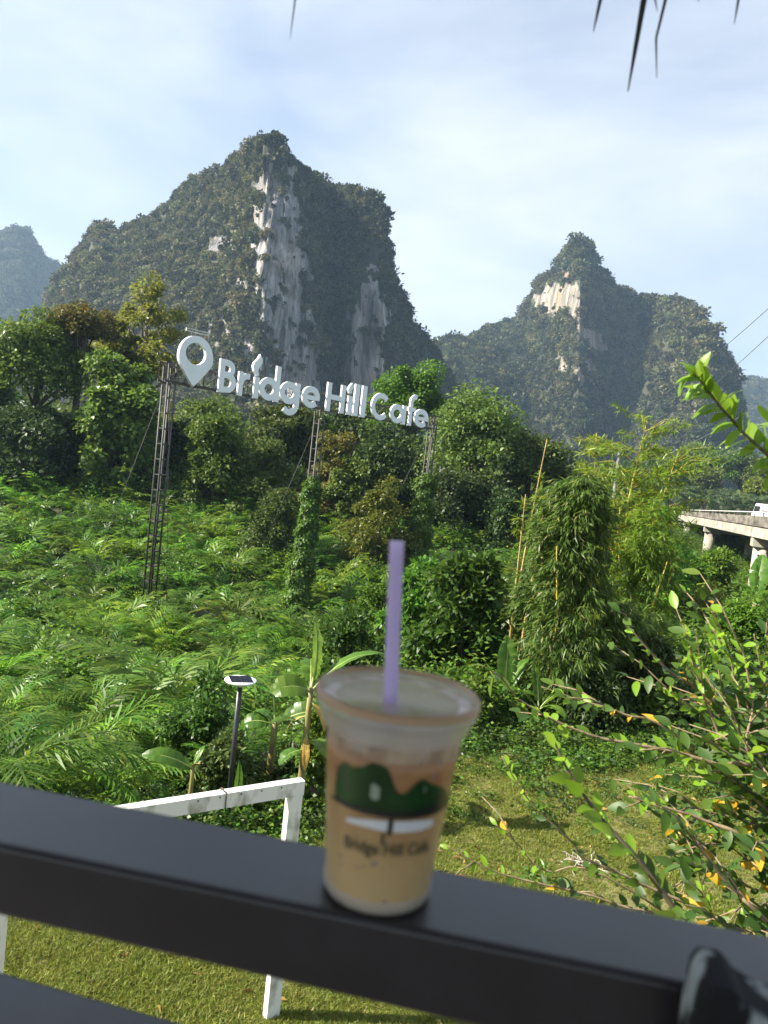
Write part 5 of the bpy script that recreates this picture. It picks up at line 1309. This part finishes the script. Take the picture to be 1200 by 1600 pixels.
# ------------------------------------------------------------------ the iced coffee
def cup():
    c = Vector((CB[0], CB[1], ZR + .0008)); t = thing('iced_coffee_cup', 'clear plastic cup of iced milk coffee with a printed logo standing on the black rail', 'cup', c)
    H = .118
    prof = [(0, .0302), (.003, .0312), (.008, .0318), (.06, .0368), (.095, .0402), (.102, .0412), (.107, .0432), (.112, .0440)]
    R = lambda z: float(np.interp(z, *zip(*prof)))
    # plastic
    m, nt, N, L, b, o = new_mat('clear_plastic'); b.inputs['Base Color'].default_value = (.80, .80, .78, 1); b.inputs['Roughness'].default_value = .12
    tr = N.new('ShaderNodeBsdfTransparent'); mx = N.new('ShaderNodeMixShader'); mx.inputs['Fac'].default_value = .07
    L.new(tr.outputs[0], mx.inputs[1]); L.new(b.outputs[0], mx.inputs[2]); L.new(mx.outputs[0], o.inputs['Surface'])
    m2, nt, N, L, b, o = new_mat('frosted_plastic'); b.inputs['Base Color'].default_value = (.86, .82, .74, 1); b.inputs['Roughness'].default_value = .15
    tr = N.new('ShaderNodeBsdfTransparent'); tl = N.new('ShaderNodeBsdfTranslucent'); tl.inputs['Color'].default_value = (.82, .80, .76, 1)
    mx = N.new('ShaderNodeMixShader'); mx.inputs['Fac'].default_value = .5; mx2 = N.new('ShaderNodeMixShader'); mx2.inputs['Fac'].default_value = .56
    L.new(b.outputs[0], mx.inputs[1]); L.new(tl.outputs[0], mx.inputs[2]); L.new(tr.outputs[0], mx2.inputs[1]); L.new(mx.outputs[0], mx2.inputs[2]); L.new(mx2.outputs[0], o.inputs['Surface'])
    MB().lathe([(.0, .0)] + [(r, z) for z, r in prof], n=72).build('cup_wall', m, t)
    MB().lathe([(R(.1) + .0012, .099), (R(.107) + .002, .107), (.0462, .110), (.0478, .1115), (.0482, .115), (.0472, .1178), (.0455, .118), (.0445, .1165), (.0435, .1135), (.042, .1125), (.0, .1125)], n=72).build('lid', m2, t)
    cr, nt, N, L, b, o = new_mat('coffee_smear'); b.inputs['Base Color'].default_value = (.42, .26, .13, 1); b.inputs['Roughness'].default_value = .3
    MB().lathe([(.0483, .1146), (.0481, .1172), (.0470, .1190), (.0452, .1187), (.0444, .1172)], n=72).build('coffee_ring', cr, t)
    MB().lathe([(.0436, .1142), (.0390, .1138), (.0362, .1133)], n=72).build('froth_ring', noisy('milk_froth', (.55, .44, .33), (.78, .72, .64), 90, .4, lo=.4, hi=.6), t)
    # coffee: layers in the drink's own colour, dark spots painted in as ice-cube shadows
    cm, nt, N, L, b, o = new_mat('milk_coffee'); tc = N.new('ShaderNodeTexCoord'); sp = N.new('ShaderNodeSeparateXYZ'); n = N.new('ShaderNodeTexNoise'); n.inputs['Scale'].default_value = 38; n.inputs['Detail'].default_value = 4
    mp = N.new('ShaderNodeMapping'); mp.inputs['Scale'].default_value = (1, 1, .55)
    ma = N.new('ShaderNodeMath'); ma.operation = 'MULTIPLY_ADD'; ma.inputs[1].default_value = .05; mr = N.new('ShaderNodeMapRange'); mr.inputs['From Min'].default_value = .012; mr.inputs['From Max'].default_value = .122
    r = N.new('ShaderNodeValToRGB'); e = r.color_ramp.elements; e[0].position, e[0].color = .1, (.56, .40, .17, 1); e[1].position, e[1].color = .96, (.34, .14, .03, 1)
    for p_, c_ in ((.42, (.54, .35, .13, 1)), (.62, (.46, .25, .075, 1)), (.80, (.33, .115, .014, 1)), (.88, (.42, .19, .045, 1))): q = e.new(p_); q.color = c_
    L.new(tc.outputs['Object'], sp.inputs[0]); L.new(tc.outputs['Object'], mp.inputs['Vector']); L.new(mp.outputs[0], n.inputs['Vector']); L.new(n.outputs['Fac'], ma.inputs[0]); L.new(sp.outputs['Z'], ma.inputs[2]); L.new(ma.outputs[0], mr.inputs['Value']); L.new(mr.outputs[0], r.inputs['Fac'])
    vo = N.new('ShaderNodeTexNoise'); vo.inputs['Scale'].default_value = 120; vo.inputs['Detail'].default_value = 1; vr = N.new('ShaderNodeMapRange'); vr.inputs['From Min'].default_value = .66; vr.inputs['From Max'].default_value = .74; vr.inputs['To Max'].default_value = .6
    dm = N.new('ShaderNodeMixRGB'); dm.inputs['Color2'].default_value = (.20, .17, .15, 1); L.new(tc.outputs['Object'], vo.inputs['Vector']); L.new(vo.outputs['Fac'], vr.inputs['Value']); L.new(vr.outputs[0], dm.inputs['Fac']); L.new(r.outputs['Color'], dm.inputs['Color1'])
    L.new(dm.outputs['Color'], b.inputs['Base Color']); b.inputs['Roughness'].default_value = .35; b.inputs['Subsurface Weight'].default_value = .25; b.inputs['Subsurface Radius'].default_value = (.01, .006, .003); b.inputs['Subsurface Scale'].default_value = .6
    zt = .0895
    cf = MB()
    cf.lathe([(.0, .0022)] + [(R(z) - .0007, z) for z in np.linspace(.0026, zt, 14)] + [(R(zt) - .003, zt + .0006), (0, zt)], n=72); cf.build('coffee', cm, t)
    MB().lathe([(.0288, .0004), (.0308, .0006), (.0319, .0025), (.0324, .0075), (.0322, .0085)], n=72).build('base_rim', m2, t)
    m3, nt, N, L, b, o = new_mat('milk_film'); b.inputs['Base Color'].default_value = (.70, .52, .33, 1); b.inputs['Roughness'].default_value = .4
    tr = N.new('ShaderNodeBsdfTransparent'); mx = N.new('ShaderNodeMixShader'); L.new(tr.outputs[0], mx.inputs[1]); L.new(b.outputs[0], mx.inputs[2]); L.new(mx.outputs[0], o.inputs['Surface'])
    nf = N.new('ShaderNodeTexNoise'); nf.inputs['Scale'].default_value = 70; mf = N.new('ShaderNodeMapRange'); mf.inputs['From Min'].default_value = .3; mf.inputs['From Max'].default_value = .7; mf.inputs['To Min'].default_value = .22; mf.inputs['To Max'].default_value = .62
    tc3 = N.new('ShaderNodeTexCoord'); mp3 = N.new('ShaderNodeMapping'); mp3.inputs['Scale'].default_value = (1, 1, .35); mp3.inputs['Rotation'].default_value = (.5, 0, 0)
    L.new(tc3.outputs['Object'], mp3.inputs['Vector']); L.new(mp3.outputs[0], nf.inputs['Vector']); L.new(nf.outputs['Fac'], mf.inputs['Value']); L.new(mf.outputs[0], mx.inputs['Fac'])
    MB().lathe([(R(z) - .0009, z) for z in np.linspace(zt - .001, .109, 6)], n=72).build('milk_film', m3, t)
    # ice cubes breaking the surface
    im, nt, N, L, b, o = new_mat('ice'); b.inputs['Base Color'].default_value = (.78, .70, .60, 1); b.inputs['Roughness'].default_value = .1
    tr = N.new('ShaderNodeBsdfTransparent'); mx = N.new('ShaderNodeMixShader'); mx.inputs['Fac'].default_value = .45; L.new(tr.outputs[0], mx.inputs[1]); L.new(b.outputs[0], mx.inputs[2]); L.new(mx.outputs[0], o.inputs['Surface'])
    for (x, y, z, a, bb) in ((-.015, -.016, .094, .5, .3), (.012, -.02, .096, 1.1, .5), (.004, .008, .095, .2, .9), (-.02, .012, .093, .8, .2), (.022, .008, .0945, 1.9, .4)):
        mb = MB(); mb.box((x, y, z), (.019, .017, .018), Euler((a, bb, a * 2)).to_matrix()); q = mb.build('ice_cube', im, t); bm_ = q.modifiers.new('round', 'BEVEL'); bm_.width = .003; bm_.segments = 3
    # ---- print on the cup: green hills, dark span, white road and lettering
    def cp(zx, zy):
        px = 480 + zx / 3.477; py = 1000 + zy / 3.477; d = ray(px, py); r_ = .036
        for _ in range(6):
            a_ = d[0] ** 2 + d[1] ** 2; b_ = -2 * (d[0] * c.x + d[1] * c.y); cc = c.x ** 2 + c.y ** 2 - r_ ** 2; disc = b_ * b_ - 4 * a_ * cc
            k = (-b_ - math.sqrt(max(disc, 0))) / (2 * a_); q = d * k; z = q[2] - c.z; r_ = R(z) + .0006
        return math.atan2(q[1] - c.y, q[0] - c.x), z
    lift = [0]
    def strip(nm, top, bot, mat, lf, ncol=40, rows=4):
        T_ = np.array([cp(*q) for q in top]); B_ = np.array([cp(*q) for q in bot]); a0 = max(T_[:, 0].min(), B_[:, 0].min()); a1 = min(T_[:, 0].max(), B_[:, 0].max())
        T_ = T_[np.argsort(T_[:, 0])]; B_ = B_[np.argsort(B_[:, 0])]; v = []; f = []
        for i in range(ncol + 1):
            a = a0 + (a1 - a0) * i / ncol; zt_ = np.interp(a, T_[:, 0], T_[:, 1]); zb_ = min(np.interp(a, B_[:, 0], B_[:, 1]), zt_ - .0002)
            for j in range(rows + 1):
                z = zb_ + (zt_ - zb_) * j / rows; rr = R(z) + lf; v.append((rr * math.cos(a), rr * math.sin(a), z))
        for i in range(ncol):
            for j in range(rows): f.append((i * (rows + 1) + j, (i + 1) * (rows + 1) + j, (i + 1) * (rows + 1) + j + 1, i * (rows + 1) + j + 1))
        return link(nm, mesh_np(nm, np.array(v), np.array(f), mat, smooth=True), t)
    gm = noisy('print_green', (.004, .030, .005), (.009, .065, .008), 60, .35, stretch=(1, 1, .5)); bm2 = noisy('print_black', (.012, .016, .012), (.02, .024, .018), 30, .35)
    wm = noisy('print_white', (.70, .70, .68), (.78, .78, .76), 30, .35)
    hill_top = [(150, 800), (163, 690), (185, 668), (205, 660), (225, 682), (245, 694), (270, 688), (300, 690), (330, 674), (352, 664), (380, 672), (405, 682), (430, 690), (452, 728), (466, 770), (478, 815), (500, 836), (520, 842), (545, 828), (570, 806), (600, 772), (622, 758), (645, 760), (665, 778), (690, 790), (715, 792), (745, 804), (768, 838)]
    strip('logo_hills', hill_top, [(148, 862), (250, 905), (400, 930), (500, 940), (620, 930), (770, 868)], gm, .0005)
    strip('logo_dark_slope', [(420, 800), (450, 770), (478, 830), (520, 855), (600, 812), (640, 800), (700, 818), (768, 845)], [(420, 945), (500, 950), (620, 940), (770, 870)], noisy('print_dark_green', (.006, .03, .008), (.010, .05, .010), 60, .35), .0007)
    strip('logo_span', [(128, 838), (200, 872), (300, 905), (400, 922), (500, 930), (600, 920), (700, 895), (772, 850)], [(128, 850), (200, 900), (300, 940), (400, 962), (500, 972), (600, 966), (690, 945), (772, 885)], bm2, .0009)
    strip('logo_waterfall', [(342, 790), (362, 775), (398, 800)], [(342, 850), (365, 868), (398, 862)], noisy('print_grey', (.14, .20, .12), (.32, .38, .28), 60, .4), .0011)
    strip('logo_waterfall', [(628, 800), (636, 790), (648, 800)], [(628, 820), (636, 830), (648, 822)], noisy('print_grey_b', (.08, .13, .07), (.18, .24, .16), 60, .4), .0011)
    strip('logo_road', [(212, 962), (330, 975), (450, 984), (600, 982), (688, 972)], [(212, 985), (330, 1020), (450, 1046), (600, 1040), (688, 1006)], wm, .0005)
    strip('logo_pillar', [(440, 972), (470, 972)], [(432, 1060), (462, 1055)], bm2, .0013, 4, 6)
    strip('logo_pillar', [(405, 1050), (445, 1050)], [(378, 1110), (412, 1112)], bm2, .0013, 4, 6)
    # lettering, bent round the cup
    cu = bpy.data.curves.new('logo_lettering', 'FONT'); cu.body = 'Bridge Hill Cafe'; cu.size = 1.0; cu.offset = .012; cu.resolution_u = 3
    tmp = bpy.data.objects.new('tmp', cu); C.objects.link(tmp); bpy.context.view_layer.update()
    me = bpy.data.meshes.new_from_object(tmp.evaluated_get(bpy.context.evaluated_depsgraph_get())); bpy.data.objects.remove(tmp)
    bmm = bmesh.new(); bmm.from_mesh(me); bmesh.ops.triangulate(bmm, faces=bmm.faces[:]); bmesh.ops.subdivide_edges(bmm, edges=[e for e in bmm.edges if e.calc_length() > .25], cuts=2, use_grid_fill=True)
    xs = [v.co.x for v in bmm.verts]; x0, x1 = min(xs), max(xs); aL, zL = cp(205, 1085); aM, zM = cp(440, 1135); aR, zR_ = cp(662, 1108)
    for v in bmm.verts:
        k = (v.co.x - x0) / (x1 - x0); a = aL + (aR - aL) * k; kk = (k - .5) * 2
        zb = np.interp(a, [aL, aM, aR], [zL, zM, zR_]) if False else zM + (((zL + zR_) / 2 - zM) * kk * kk + (zR_ - zL) / 2 * kk)
        z = zb - .004 + v.co.y * .0105; rr = R(z) + .0010; v.co = (rr * math.cos(a), rr * math.sin(a), z)
    bmm.to_mesh(me); bmm.free(); me.materials.clear(); me.materials.append(noisy('print_olive', (.05, .055, .03), (.075, .08, .04), 30, .4))
    link('logo_lettering', me, t)
    # straw
    b0 = Vector(P(610, 1100, .437)); tp = Vector(P(620, 846, .437)); ax = (tp - b0).normalized(); lo = b0 - ax * .07
    s = thing('drinking_straw', 'lilac plastic straw standing in the lid of the iced coffee', 'straw', lo)
    sm, nt, N, L, b, o = new_mat('lilac_plastic'); b.inputs['Base Color'].default_value = (.72, .60, .88, 1); b.inputs['Roughness'].default_value = .3
    tl = N.new('ShaderNodeBsdfTranslucent'); tl.inputs['Color'].default_value = (.78, .66, .92, 1); mx = N.new('ShaderNodeMixShader'); mx.inputs['Fac'].default_value = .35
    L.new(b.outputs[0], mx.inputs[1]); L.new(tl.outputs[0], mx.inputs[2]); L.new(mx.outputs[0], o.inputs['Surface'])
    MB(lo).tube([lo, tp], .0041, 24, False).build('tube', sm, s)
cup()

# ------------------------------------------------------------------ haze
def haze():
    mb = MB(); mb.box((0, 1800, 150), (9400, 5400, 325)); m = bpy.data.materials.new('haze_air'); m.use_nodes = True; N = m.node_tree.nodes; L = m.node_tree.links; N.clear()
    o = N.new('ShaderNodeOutputMaterial'); v = N.new('ShaderNodeVolumePrincipled'); v.inputs['Color'].default_value = (.52, .74, 1.0, 1); v.inputs['Density'].default_value = .00019; v.inputs['Anisotropy'].default_value = .2
    L.new(v.outputs[0], o.inputs['Volume']); q = mb.build('haze', m); q['kind'] = 'stuff'; q['label'] = 'thin bluish haze of the humid air'
haze()
